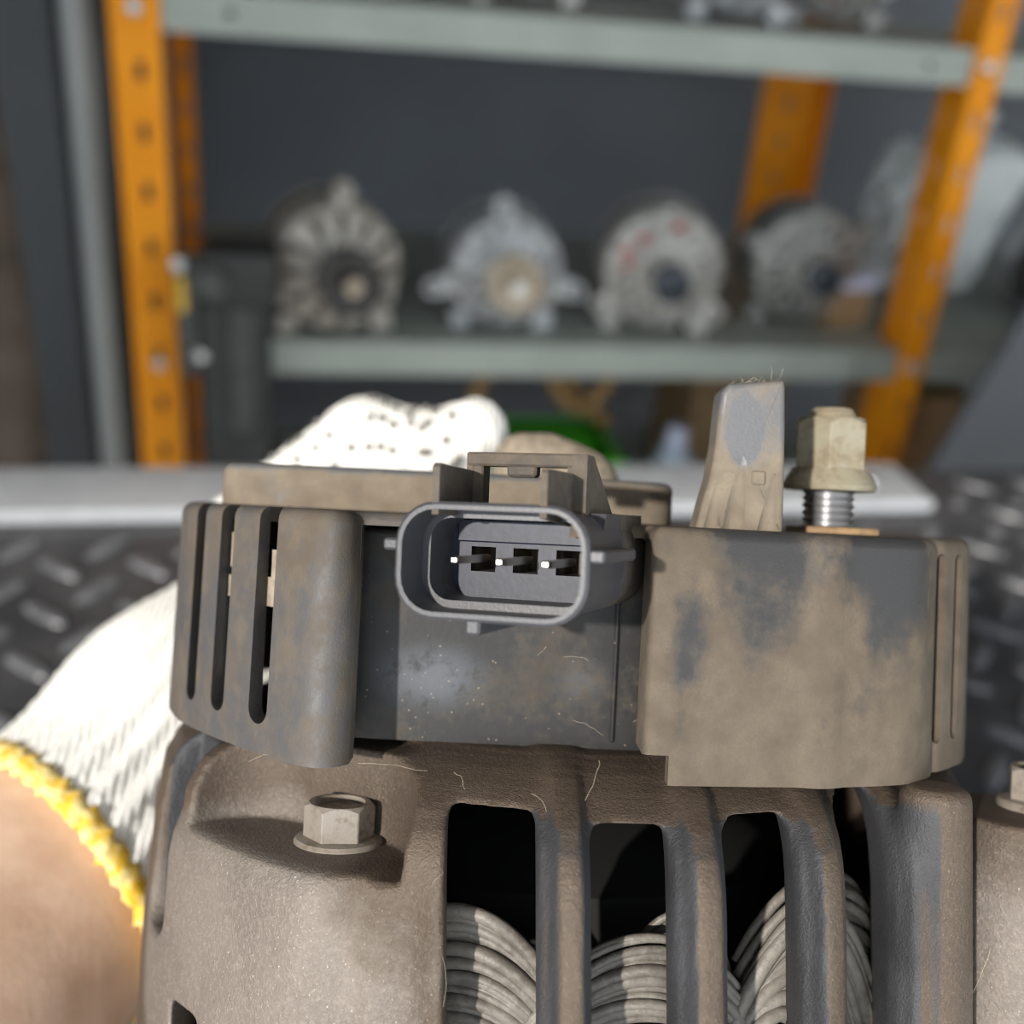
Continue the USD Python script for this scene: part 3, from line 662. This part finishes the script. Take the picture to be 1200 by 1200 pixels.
# raised cap and the rounded boss behind it
capo = resample(chaikin([(-53.5, -12), (-53.6, -19.5), (-48, -22.8), (-18, -24.8), (8, -23.4), (14.0, -20.5), (14.6, -14), (13, 10), (0, 26), (-36, 26), (-52, 8), (-53.5, -12)], 2), 0.8)[:-1]
part('raised_cap', loft(capo, round_levels(-1.5, 6.2, 1.3)), M['cap'])
bo = lambda px, py, r: Manifold.sphere(r, 40).scale([1, 0.8, 1]).translate([L(px, py, 196)[0], 10, L(px, py, 196)[2]])
boss = (Manifold.batch_hull([bo(612, 540, 5.0), bo(640, 547, 6.0), bo(672, 578, 8.4), bo(610, 575, 5.0)])) ^ box(-60, 60, -40, 60, 3.0, 40)
part('rear_boss', boss, M['block'], smooth=40)

# terminal shroud tower
def tower():
    prof = [(812, 612), (820, 590), (829, 560), (836, 520), (840, 480), (843, 460), (852, 451), (915, 447), (917, 452), (917, 500), (916, 560), (915, 612)]
    o = np.array([[L(px, py, 146)[0], L(px, py, 146)[2]] for px, py in prof])
    o[0, 1] = o[-1, 1] = -0.6
    cs = CrossSection([o[::-1]], m3.FillRule.NonZero)
    if cs.area() < 1: cs = CrossSection([o], m3.FillRule.NonZero)
    ol = np.array(o if Polygon(o).exterior.is_ccw else o[::-1])
    m = loft(resample(np.vstack([ol, ol[:1]]), 0.5)[:-1], round_levels(0, 5.4, 0.8)).rotate([90, 0, 0]).translate([0, -38.5, 0])
    xw = o[:, 0].max()
    m += bevbox(xw - 2.2, xw, -40, -16, -0.6, o[:, 1].max() - 0.3, 0.4)         # side wall going back
    fl = []
    for px, top, w in ((860, 530, 1.9), (899, 552, 1.5), (833, 560, 1.2)):     # fluted grooves
        x = L(px, 600, 144)[0]; z = L(px, top, 144)[2]
        fl.append(Manifold.batch_hull([Manifold.sphere(w, 28).translate([x, -44.2 - 0.32 * w, -0.5]), Manifold.sphere(0.5, 16).translate([x + 0.8, -44.42, z])]))
    m -= Manifold.batch_boolean(fl, m3.OpType.Add)
    x, z = L(889, 560, 144)[0], L(889, 560, 144)[2]
    m += bevbox(x - 0.85, x + 0.85, -44.3, -43, z - 0.9, z + 0.9, 0.2)
    return m
part('terminal_shroud', tower(), M['shroud'], smooth=35)

# stud, flange nut
sx, sy = L(970, 600, 166)[:2]
def at_stud(m): return m.translate([sx, sy, 0])
thr = [(0, -1)] + [(3.75 - (0.45 if k % 2 else 0), -1 + 0.5 * k) for k in range(18)] + [(0, 7.6)]
part('terminal_stud', at_stud(lathe(thr, 36)), M['thread'], label='threaded steel stud')
hexn = (Manifold.cylinder(9.0, 5.5, 5.5, 6).rotate([0, 0, 14]) ^ lathe([(0, 0), (5.45, 0), (5.45, 8.0), (4.6, 9.0), (0, 9.0)], 40)).translate([0, 0, 7.8])
nt = at_stud(lathe([(0, 6.2), (6.5, 6.2), (6.7, 6.9), (6.2, 8.0), (5.4, 9.3), (0, 9.3)], 44) + hexn) - at_stud(Manifold.cylinder(30, 2.5, 2.5, 24).translate([0, 0, 16.8]))
part('terminal_nut', nt, M['nut'], smooth=28, label='yellowish zinc flange nut')
part('stud_tip', at_stud(lathe([(0, 14), (3.3, 14), (3.3, 17.4), (2.8, 18.2), (0, 18.2)], 28)), M['nut'])
part('terminal_plate', bevbox(sx - 5, sx + 5.5, sy - 7, sy + 5, -0.3, 0.9, 0.2), M['brass'], label='rust-brown contact plate')

# ---- plug: its own frame, outward axis to the front left
CA = math.radians(18.5)
RIM = L(572.5, 660, 121)
CR = math.degrees(math.radians(-0.6))
def plug(m):                                                  # local: x right, y into the alternator, z up; rim face at y=0
    return m.rotate([0, CR, 0]).rotate([0, 0, -math.degrees(CA)]).translate(list(RIM))
def rrect(w, h, r, n=7):
    p = []
    for cxx, czz, a in ((w / 2 - r, h / 2 - r, 0), (-w / 2 + r, h / 2 - r, 90), (-w / 2 + r, -h / 2 + r, 180), (w / 2 - r, -h / 2 + r, 270)):
        for k in range(n): t = math.radians(a + 90 * k / (n - 1)); p.append((cxx + r * math.cos(t), czz + r * math.sin(t)))
    return CrossSection([np.array(p)], m3.FillRule.NonZero)
def ext(cs, y0, y1): return Manifold.extrude(cs, y1 - y0).rotate([90, 0, 0]).translate([0, y1, 0])
PW, PH = 22.1, 12.9
body = ext(rrect(PW - 0.5, PH - 0.5, 4.4), 0.35, 31)
body = Manifold.batch_hull([ext(rrect(PW, PH, 4.6), 0.35, 0.9), ext(rrect(PW - 0.7, PH - 0.7, 4.3), 0, 0.4)]) + Manifold.batch_hull([ext(rrect(PW, PH, 4.6), 0.8, 1.6), ext(rrect(PW - 1.0, PH - 1.0, 4.4), 2.1, 2.6)]) + ext(rrect(PW - 1.0, PH - 1.0, 4.4), 2.0, 31)
body += Manifold.batch_hull([box(-6.5, 9.8, 12, 31, -3.5, 5.8), box(-6.5, 9.9, 10, 31, 0.5, 3.0)])
cav = ext(rrect(PW - 1.7, PH - 1.7, 3.8), -1, 6.0) + ext(rrect(PW - 3.6, PH - 3.5, 2.5), 5, 13.5)
body -= cav + Manifold.batch_boolean([box(x - 1.55, x + 1.55, 13, 20, -1.6, 1.35) for x in (-5.3, 0.0, 5.3)], m3.OpType.Add)
# side nubs, bottom tab, latch frame
ribs = bevbox(-PW / 2 - 1.7, -PW / 2 + 0.4, 0.6, 14, 0.9, 2.2, 0.25) + bevbox(PW / 2 - 0.4, PW / 2 + 1.5, 0.6, 16, 0.5, 1.9, 0.25) + bevbox(-2.7, -1.0, 0.7, 16, -PH / 2 - 1.5, -PH / 2 + 0.5, 0.3)
body += ribs
def wing(x0, x1, pts):
    p = np.array(pts); cs = CrossSection([p], m3.FillRule.NonZero)
    if cs.area() < 1: cs = CrossSection([p[::-1]], m3.FillRule.NonZero)
    return Manifold.extrude(cs, x1 - x0).rotate([90, 0, 90]).translate([x0, 0, 0])     # (y, z) profile
lx = -6.9; rx = 5.4
latch = wing(lx, lx + 0.8, [(0.2, 5.0), (0.2, 10.2), (0.7, 10.6), (10.5, 10.3), (10.5, 12.4), (13.5, 12.4), (13.5, 5)])
latch += wing(rx, rx + 0.8, [(0.2, 5.0), (0.2, 9.9), (0.7, 10.3), (10.5, 10.2), (10.5, 12.2), (13.5, 12.2), (23, 6.2), (28, 4.5), (28, 3)])
latch += bevbox(lx, rx + 2.4, 10.2, 13.2, 10.9, 12.5, 0.25)                                  # the bar
latch += wing(rx + 0.6, rx + 2.4, [(10.2, 3), (10.2, 12.4), (13.2, 12.4), (26, 4.0), (26, 3)])
latch += bevbox(lx + 0.6, lx + 2.0, 10.6, 13.2, 5.0, 11.4, 0.2)
latch += bevbox(-2.0, 1.6, 10.6, 12.6, 9.7, 11.2, 0.3)                                       # catch under the bar
part('plug_body', plug(body), M['connector'], smooth=35)
pl_body = stage.GetPrimAtPath(str(alt.GetPath()) + '/plug_body')
part('plug_latch', plug(latch), M['latch'], smooth=30)
back = ext(rrect(PW - 3.4, PH - 3.3, 2.4), 13.0, 14.5)
sockets = []
steps = bevbox(-8.5, 8.5, 12.4, 13.4, 1.9, 4.6, 0.15)
PX = [-5.3, 0.0, 5.3]
for x in PX: sockets.append(box(x - 1.55, x + 1.55, 11, 15.2, -1.6, 1.35))
part('plug_socket', plug(back + steps - Manifold.batch_boolean(sockets, m3.OpType.Add)), M['socket'])
for x in PX:
    pin = Manifold.batch_hull([box(x - 0.55, x + 0.55, 4.2, 14.2, -0.42, 0.42), box(x - 0.3, x + 0.3, 3.4, 14.2, -0.22, 0.22)])
    part('pin', plug(pin), M['pin'], label='tinned contact pin')
    
# ---- cast rear housing
def housing_sdf(X, Y, Z):
    r = np.hypot(X, Y); th = np.degrees(np.arctan2(X, -Y))           # 0 = front, + = right
    zz = [-110, -60, -46, -42, -39.5, -37.2, -34.8, -32.6, -31.2, -30.4, -29.5]
    ro = [63.2, 62.4, 61.6, 61.0, 60.2, 58.8, 56.0, 51.5, 47.5, 44.0, 40.0]
    Ro = np.interp(Z, zz, ro)
    rol = np.interp(Z, [-110, -60, -45, -38, -34.5, -32.6, -31.4, -30.6], [65.5, 64.6, 63.6, 62.6, 60.6, 57.5, 52, 42])
    w = np.clip((-th - 24) / 7, 0, 1); w = w * w * (3 - 2 * w)
    w = np.maximum(w, np.clip((th - 52) / 10, 0, 1))
    Ro = Ro * (1 - w) + rol * w
    outer = (r - Ro) * 0.80
    outer = np.maximum(outer, Z + 30.0)
    Ri = Ro - 5.5
    inner = (r - Ri) * 0.8
    inner = np.maximum(inner, Z + 35.5)
    d = np.maximum(outer, -inner)
    d = np.maximum(d, 36.0 - r)
    # bolt pocket above the left lug
    pc = capsule(X, Y, Z * 0, (-31.8, -51.5, 0), (-41.5, -44.0, 0), 12.3, 10.6)
    bowl = np.maximum(np.maximum(pc - 4.0, outer), np.maximum(Z + 31.0, -(Z + 48.0)))
    d = np.minimum(d, bowl)
    pk = np.maximum(pc, -(Z + 43.0))
    d = smax(d, -pk, 0.7)
    lug = np.maximum(capsule(X, Y, Z * 0, (-36, -44, 0), (-46, -37, 0), 15.0, 15), Z + 43.0)
    lug = smax(lug, (r - 64.0), 5.0)
    lug = smax(lug, Z + 43.0, 0.5)
    lug = np.maximum(lug, 40 - r)
    d = smin(d, lug, 2.5)
    val = capsule(X, Y, Z, (-20.8, -60.3, -130), (-20.0, -60.6, -40), 3.0, 2.2)      # valley beside the lug
    d = smax(d, -val, 2.4)
    # window openings, cut straight back
    front = Y + 20
    XS = X + 0.049 * (Z + 40)                                   # the fins stand a little out of square
    for x0, x1, zt_, rc in WIN:
        o = box_sdf2(XS, Z, (x0 + x1) / 2, (zt_ - 140) / 2, (x1 - x0) / 2, (zt_ + 140) / 2, rc)
        d = smax(d, -np.maximum(o, front), 1.0)
    # fins between the windows, proud of the shoulder
    for x0, x1, pr in FINS:
        fr = np.hypot(X, Y + 0.0)
        f = smax(np.maximum(x0 + 0.42 * np.clip(fr - Ro + 1.5, 0, 6) - XS, XS - x1 + 0.10 * np.clip(fr - Ro + 1.5, 0, 6)), (fr - Ro - pr) * 0.8, 0.9)
        f = smax(f, Z + 30.0, 1.2)
        f = np.maximum(f, (Ro - 6.5) - fr)
        f = np.maximum(f, Y)
        d = smin(d, f, 1.5)
    # broad right-hand pillar and second lug
    pil = smax(np.hypot(XS - fx(1114, 138), Y + 45.0) - 4.4, Z + 31.0, 2.0)
    d = smin(d, pil, 2.0)
    lug2 = smax(np.hypot(X - 62.5, Y + 33.0) - 10.5, Z + 36.6, 1.2)
    d = smin(d, lug2, 2.0)
    # groove on the left flank, and the lower-left opening
    gr = np.maximum(box_sdf2(np.degrees(np.arctan2(X, -Y)) * 1.1, Z, -60.8 * 1.1, -45.5, 4.6, 13.5, 3.2), 58.0 - r)
    d = smax(d, -gr, 1.0)
    lo = np.maximum(box_sdf2(X, Z, -48.6, -76.5, 2.3, 11.5, 1.0), Y + 4)
    d = smax(d, -lo, 0.8)
    return d
fx = lambda px, d: (lambda q: q[0] + 0.049 * (q[2] + 40))(L(px, 1050, d))
WIN = [(fx(522, 130), fx(632, 130), -34.4, 1.6), (fx(688, 130), fx(788, 131), -35.2, 2.0), (fx(848, 131), fx(936, 134.5), -34.6, 2.6), (fx(992, 137), fx(1052, 142), -33.6, 2.6)]
FINS = [(fx(632, 128.5), fx(688, 128), 3.4), (fx(788, 129), fx(848, 128.5), 3.6), (fx(936, 133), fx(992, 132.5), 3.8), (fx(1050, 140), fx(1096, 138), 3.4)]
hm = surface_nets(housing_sdf, (-74, -70, -92), (74, 70, -28), 0.62)
hn = trimesh.Trimesh(hm.vertices, hm.faces, process=False)
fc = hm.vertices[hm.faces].mean(1); rad = np.hypot(fc[:, 0], fc[:, 1])
owner = np.zeros(len(fc), int)
for k, (x0, x1, pr) in enumerate(FINS):
    fxs = fc[:, 0] + 0.049 * (fc[:, 2] + 40)
    owner[(fxs > x0 - 0.5) & (fxs < x1 + 0.5) & (fc[:, 1] < -30) & (fc[:, 2] < -36.5)] = k + 1
def sub(mask):
    return trimesh.Trimesh(hm.vertices, hm.faces[mask], process=False)
# one set of normals for the whole casting, so that its parts meet without a seam
_, _, HN = meshkit.arrays(hn, True)
# outward and upward fin faces keep the casting tone, flanks darker blue-grey
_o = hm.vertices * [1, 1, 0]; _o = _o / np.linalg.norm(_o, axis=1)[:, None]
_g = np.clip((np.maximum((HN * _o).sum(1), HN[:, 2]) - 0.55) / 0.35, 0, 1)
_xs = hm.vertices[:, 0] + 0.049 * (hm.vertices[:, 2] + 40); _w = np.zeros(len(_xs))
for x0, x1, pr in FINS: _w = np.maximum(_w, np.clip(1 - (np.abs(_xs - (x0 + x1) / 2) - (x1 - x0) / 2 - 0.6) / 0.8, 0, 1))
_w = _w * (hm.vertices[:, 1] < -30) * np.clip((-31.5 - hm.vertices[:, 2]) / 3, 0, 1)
CAST_TONE = 1 - _w * (1 - _g)
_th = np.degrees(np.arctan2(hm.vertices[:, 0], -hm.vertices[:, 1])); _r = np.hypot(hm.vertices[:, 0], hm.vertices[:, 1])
CAST_TONE = np.where((np.abs(_th + 60.8) < 5.2) & (_r < 62.2) & (_r > 57) & (np.abs(hm.vertices[:, 2] + 45.5) < 15), 0.12, CAST_TONE)      # darker blue-grey in the flank groove
def cast_part(name, mask, m, parent=alt):
    f = hm.faces[mask]; u, inv = np.unique(f, return_inverse=True)
    t = trimesh.Trimesh(hm.vertices[u] * 0.001, inv.reshape(-1, 3), process=False)
    g = usdkit.mesh(stage, path_of(name, parent), t, m, smooth=True)
    g.GetNormalsAttr().Set(Vt.Vec3fArray.FromNumpy(HN[u].astype(np.float32)))
    UsdGeom.PrimvarsAPI(g).CreatePrimvar('cast_tone', Sdf.ValueTypeNames.FloatArray, 'vertex').Set(Vt.FloatArray.FromNumpy(CAST_TONE[u].astype(np.float32)))
    lift(g.GetPrim())
    return g.GetPrim()
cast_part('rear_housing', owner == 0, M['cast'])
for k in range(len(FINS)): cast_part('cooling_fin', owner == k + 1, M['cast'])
# front half, pulley: below the picture
part('front_housing', lathe([(0, -118), (30, -118), (52, -112), (62, -100), (63.5, -93), (63.5, -91.5), (0, -91.5)], 64), M['alu_warm'])
part('stator_core', lathe([(40, -92), (57.5, -92), (57.5, -72), (40, -72)], 72), M['core'])
part('rotor', lathe([(0, -92), (38, -92), (38, -50), (30, -46), (12, -44), (12, -31), (0, -31)], 48), M['black_hole'])
pp = [(0, -146), (27, -146)]
for k in range(6): pp += [(27, -144 + 3.2 * k), (24, -142.4 + 3.2 * k)]
part('pulley', lathe(pp + [(27, -122), (14, -118), (0, -118)], 44), M['iron'])

# ---- lug bolts
def flange_bolt(q, m=M['bolt'], s=1.0, rz=10):
    hx_ = Manifold.cylinder(4.6, 4.55, 4.55, 6).rotate([0, 0, rz]) ^ lathe([(0, 0), (4.5, 0), (4.5, 4.0), (3.9, 4.6), (0, 4.6)], 40)
    b_ = lathe([(0, 0), (5.6, 0), (5.7, 0.7), (5.4, 1.15), (4.6, 1.35), (0, 1.35)], 44) + hx_.translate([0, 0, 1.1]) - lathe([(0, 5.0), (2.9, 5.0), (3.4, 6.0), (0, 6.0)], 32)
    return b_.scale([s, s, s]).translate(list(q))
q = L(397, 975, 145)
part('flange_bolt', flange_bolt((q[0], q[1], -43.0)), M['bolt'], smooth=25, label='dusty steel flange bolt on the left lug')
q = L(1216, 930, 158)
part('flange_bolt', flange_bolt((65.5, -31, -36.7)), M['bolt'], smooth=25)

# ---- winding: overlapping hairpin bundles of varnished wire behind the windows
def bundle(x0, x1, y0, z0, zt_, n, w, tw, seed):
    r_ = np.random.default_rng(seed); ms = []
    for j in range(n):
        t = np.linspace(0, 1, 26); s = (j - (n - 1) / 2) / n
        x = x0 + (x1 - x0) * t + tw * s * (0.4 + t) + r_.normal(0, 0.08)
        z = z0 + (zt_ - z0) * np.sin(np.pi * np.clip(t * 0.92 + 0.06, 0, 1)) ** 0.65 - w * (s + 0.5) * (0.75 + 0.25 * np.sin(np.pi * t)) + r_.normal(0, 0.30) + 0.35 * np.sin(4.5 * t + 1.7 * seed + 0.25 * j)
        rr_ = -y0 + 1.5 * np.sin(np.pi * t) + 0.45 * r_.normal()
        y = -np.sqrt(np.maximum(rr_**2 - x**2 * 0.8, 100)) + 0.2 * np.sin(9 * t + j)
        ms.append(tube(np.column_stack([x, y, z]), 0.92 * (w / n) * (0.75 + 0.5 * r_.random()), 8))
    return cat(*ms)
BUN = [(-27, 2, -50.5, -68, -47.4, 17, 14, 0, 1), (-7, 27, -51.5, -70, -48.6, 15, 11, 1, 2), (-40, -12, -48, -72, -49, 12, 12, 0, 3),
       (6, 22, -47.5, -62, -47.5, 11, 8, 0, 4), (16, 42, -51.8, -84, -46.0, 16, 15, -6, 5), (22, 46, -49.5, -60, -44.5, 14, 12, 3, 6), (-20, 14, -48.0, -84, -60, 13, 12, 0, 7)]
for a in BUN: part('wire_bundle', bundle(*a), M['winding'], smooth=True)

# ---- lint and stray fibres caught on the dusty surfaces
def fibres(specs):
    cv = UsdGeom.BasisCurves.Define(stage, path_of('lint_fibre', alt)); pts, cnt = [], []
    for (p0, p1, bow) in specs:
        p0, p1, bow = np.array(p0), np.array(p1), np.array(bow)
        for t in np.linspace(0, 1, 7): pts.append((p0 + (p1 - p0) * t + bow * math.sin(math.pi * t) + rng.normal(0, 0.06, 3)) * 0.001)
        cnt.append(7)
    cv.CreateTypeAttr('linear'); cv.CreatePointsAttr(Vt.Vec3fArray.FromNumpy(np.array(pts, np.float32))); cv.CreateCurveVertexCountsAttr(cnt)
    cv.CreateWidthsAttr([0.00003]); cv.SetWidthsInterpolation('constant')
    UsdShade.MaterialBindingAPI.Apply(cv.GetPrim()).Bind(M['lint'])
    tag(cv.GetPrim(), kind='stuff'); lift(cv.GetPrim())
fs = []
for k in range(14):
    px = rng.uniform(845, 916); a = L(px, 449, 146); ln = rng.uniform(0.4, 2.6) if px > 895 else rng.uniform(0.2, 0.8)
    fs.append((a, a + np.array([rng.normal(0.4, 0.6), rng.normal(0, 0.4), ln]), rng.normal(0, 0.25, 3)))
for (x0, y0, x1, y1, d) in [(420, 895, 500, 904, 133), (702, 890, 686, 938, 131), (640, 758, 630, 768, 146), (660, 770, 690, 774, 146), (672, 845, 706, 862, 147), (520, 1020, 506, 1036, 127), (520, 1180, 519, 1120, 127), (624, 930, 640, 952, 130), (532, 905, 544, 925, 131), (290, 893, 315, 884, 138), (742, 845, 760, 838, 147), (1132, 1180, 1160, 1110, 142)]:
    fs.append((L(x0, y0, d), L(x1, y1, d), (0.3, -0.2, 0.3)))
fibres(fs)

# ------------------------------------------------------------------ the gloved hand
def C3(px, py, d):                                            # camera space, mm: x right, y away, z up
    return np.array([(px - 600) / FPX * d, d, (600 - py) / FPX * d])
H3 = np.stack([RT, FW, UP])
hand = thing('person', 'forearm and hand in a white cotton glove holding the alternator from behind', 'person', CAM, H3)
hand_op = UsdGeom.Xformable(hand).GetOrderedXformOps()[0]
WR = C3(62, 1050, 216); PALM = C3(222, 855, 246); KN = C3(330, 690, 268)
ARM0 = C3(62, 1050, 216) + 2.0 * (C3(-330, 1420, 165) - C3(62, 1050, 216))
hand_op.Set(mat4(H3, CAM + WR @ H3 * 0.001))
def at_wrist(o): UsdGeom.Xformable(o).AddTranslateOp().Set(Gf.Vec3d(*map(float, -WR * 0.001))); return o
AX = (PALM - WR) / np.linalg.norm(PALM - WR)
def hand_sdf(X, Y, Z, grow):
    d = capsule(X, Y, Z, ARM0, WR, 46 + grow, 27.5 + grow)
    d = smin(d, capsule(X, Y, Z, WR, PALM, 27 + grow, 27 + grow), 8)
    d = smin(d, capsule(X, Y, Z, PALM, KN, 25 + grow, 17 + grow), 8)
    for ch in FING:
        f = None
        for (a, b, ra, rb) in zip(ch[:-1], ch[1:], ch_r(ch)[:-1], ch_r(ch)[1:]):
            c_ = capsule(X, Y, Z, a, b, ra + grow, rb + grow)
            f = c_ if f is None else smin(f, c_, 2.0)
        d = smin(d, f, 4.0)
    return d
def ch_r(ch): return np.array([12.0, 11.0, 9.2, 7.0])[:len(ch)] if len(ch) == 4 else np.array([15, 12.5, 10.0])
FING = [
    [C3(285, 640, 268), C3(432, 525, 258), C3(505, 532, 253), C3(556, 506, 250)],        # index over the rear edge
    [C3(395, 690, 276), C3(520, 600, 282), C3(610, 620, 276), C3(650, 680, 268)],        # middle
    [C3(390, 740, 278), C3(520, 690, 288), C3(610, 720, 280), C3(640, 780, 270)],        # ring
    [C3(375, 790, 276), C3(490, 790, 288), C3(575, 820, 280), C3(600, 860, 272)],        # little
    [C3(250, 960, 232), C3(330, 1020, 246), C3(400, 1060, 252)]]                         # thumb along the far flank
lo_, hi_ = np.array([-150, 150, -175]), np.array([30, 305, 45])
body_m = surface_nets(lambda X, Y, Z: hand_sdf(X, Y, Z, -2.2), ARM0 - 52, hi_, 2.2)
def skin():
    g = G(); n1 = g.noise(45, 5); n2 = g.noise(700, 3)
    c = g.mixc(g.step(n1, 0.35, 0.65), (0.55, 0.355, 0.245), (0.68, 0.475, 0.35))
    return g.end('skin', c, 0.5, n2, 0.2, 0.0004, subsurface_weight=0.15, subsurface_scale=0.003)
at_wrist(obj('body', mm(body_m), skin(), hand, True))
_k = math.hypot(AX[0], AX[2]); AC = np.array([0.82 * _k, AX[1], 0.57 * _k])      # the cuff sits a little askew
def axial(X, Y, Z):
    return (X - WR[0]) * AC[0] + (Y - WR[1]) * AC[1] + (Z - WR[2]) * AC[2]
E1 = np.cross(AX, [0, 0, 1.0]); E1 /= np.linalg.norm(E1); E2 = np.cross(AX, E1)
def glove_sdf(X, Y, Z):
    d = hand_sdf(X, Y, Z, 0.4)
    s = axial(X, Y, Z)
    u = (X - WR[0]) * E1[0] + (Y - WR[1]) * E1[1] + (Z - WR[2]) * E1[2]; v = (X - WR[0]) * E2[0] + (Y - WR[1]) * E2[1] + (Z - WR[2]) * E2[2]
    an = np.arctan2(v, u)
    rib = np.clip((60 - s) / 20, 0, 1)
    d = d - 0.9 * rib * np.cos(an * 30) - 0.35 * (1 - rib) * np.sin(s * 1.6)
    return np.maximum(d, -s + 4)
gl = surface_nets(glove_sdf, lo_, hi_, 1.3)
def cotton():
    g = G(); w1 = g.n('wave_texture', 'fac', vector=g.pos(), scale=260.0, distortion=2.0, detail=2.0, detail_scale=1.5)
    nz = g.noise(900, 3)
    return g.end('white_cotton', (0.86, 0.84, 0.80), 0.9, g.m('add', w1, g.m('multiply', nz, 0.6)), 0.45, 0.0008)
glove = at_wrist(obj('glove', mm(gl), cotton(), hand, True, label='white knitted cotton glove'))
def cuff_sdf(X, Y, Z):
    s = axial(X, Y, Z)
    u = (X - WR[0]) * E1[0] + (Y - WR[1]) * E1[1] + (Z - WR[2]) * E1[2]; v = (X - WR[0]) * E2[0] + (Y - WR[1]) * E2[1] + (Z - WR[2]) * E2[2]
    an = np.arctan2(v, u); d = hand_sdf(X, Y, Z, 0.3)
    zig = 0.7 * np.sin(an * 46) + 0.4 * np.sin(an * 79 + 1)
    return np.sqrt(np.maximum(d, -3)**2 + ((s - 3.2 - zig * 0.7) * 0.6)**2) - 1.55 - 0.4 * np.sin(an * 110) * np.sin(s * 2)
cf = surface_nets(cuff_sdf, lo_, hi_, 0.9)
def yarn():
    g = G(); n = g.noise(420, 3)
    return g.end('yellow_yarn', g.mixc(g.step(n, 0.38, 0.62), (0.80, 0.47, 0.03), (0.86, 0.70, 0.30)), 0.9, n, 0.6, 0.001)
obj('cuff_edging', mm(cf), yarn(), glove, True, label='yellow overlocked cuff edge')
# rubber grip dots on the index finger
dots, sp = [], trimesh.creation.icosphere(1, 1.0)
gv, gf_, gn = meshkit.arrays(gl, True)
ia, ib, ic = FING[0][1:4]
for (a, b, n_, u0) in ((FING[0][0], ia, 7, 0.2), (ia, ib, 4, 0.15), (ib, ic, 3, 0.2)):
    for i in range(n_):
        for k in range(5):
            c0 = a + (b - a) * (u0 + (1 - u0) * (i + 0.5 * (k % 2)) / n_)
            ax = (b - a) / np.linalg.norm(b - a); w = np.cross(ax, [0, 1, 0.0]); w /= np.linalg.norm(w); f_ = np.cross(w, ax)
            if f_[1] > 0: f_ = -f_
            th = (k - 2) * 0.55
            dr = f_ * math.cos(th) + w * math.sin(th)
            e = c0 + dr * 14
            near = gv[np.argmin(((gv - e)**2).sum(1))]
            if (near - c0) @ dr < 4: continue
            t = sp.copy(); t.vertices = t.vertices * 1.05 + near + dr * 0.1; dots.append(t)
obj('grip_dots', mm(cat(*dots)), plain('grey_rubber_dots', (0.17, 0.16, 0.145), 0.6), glove, True, kind='stuff', label='grey rubber grip dots')
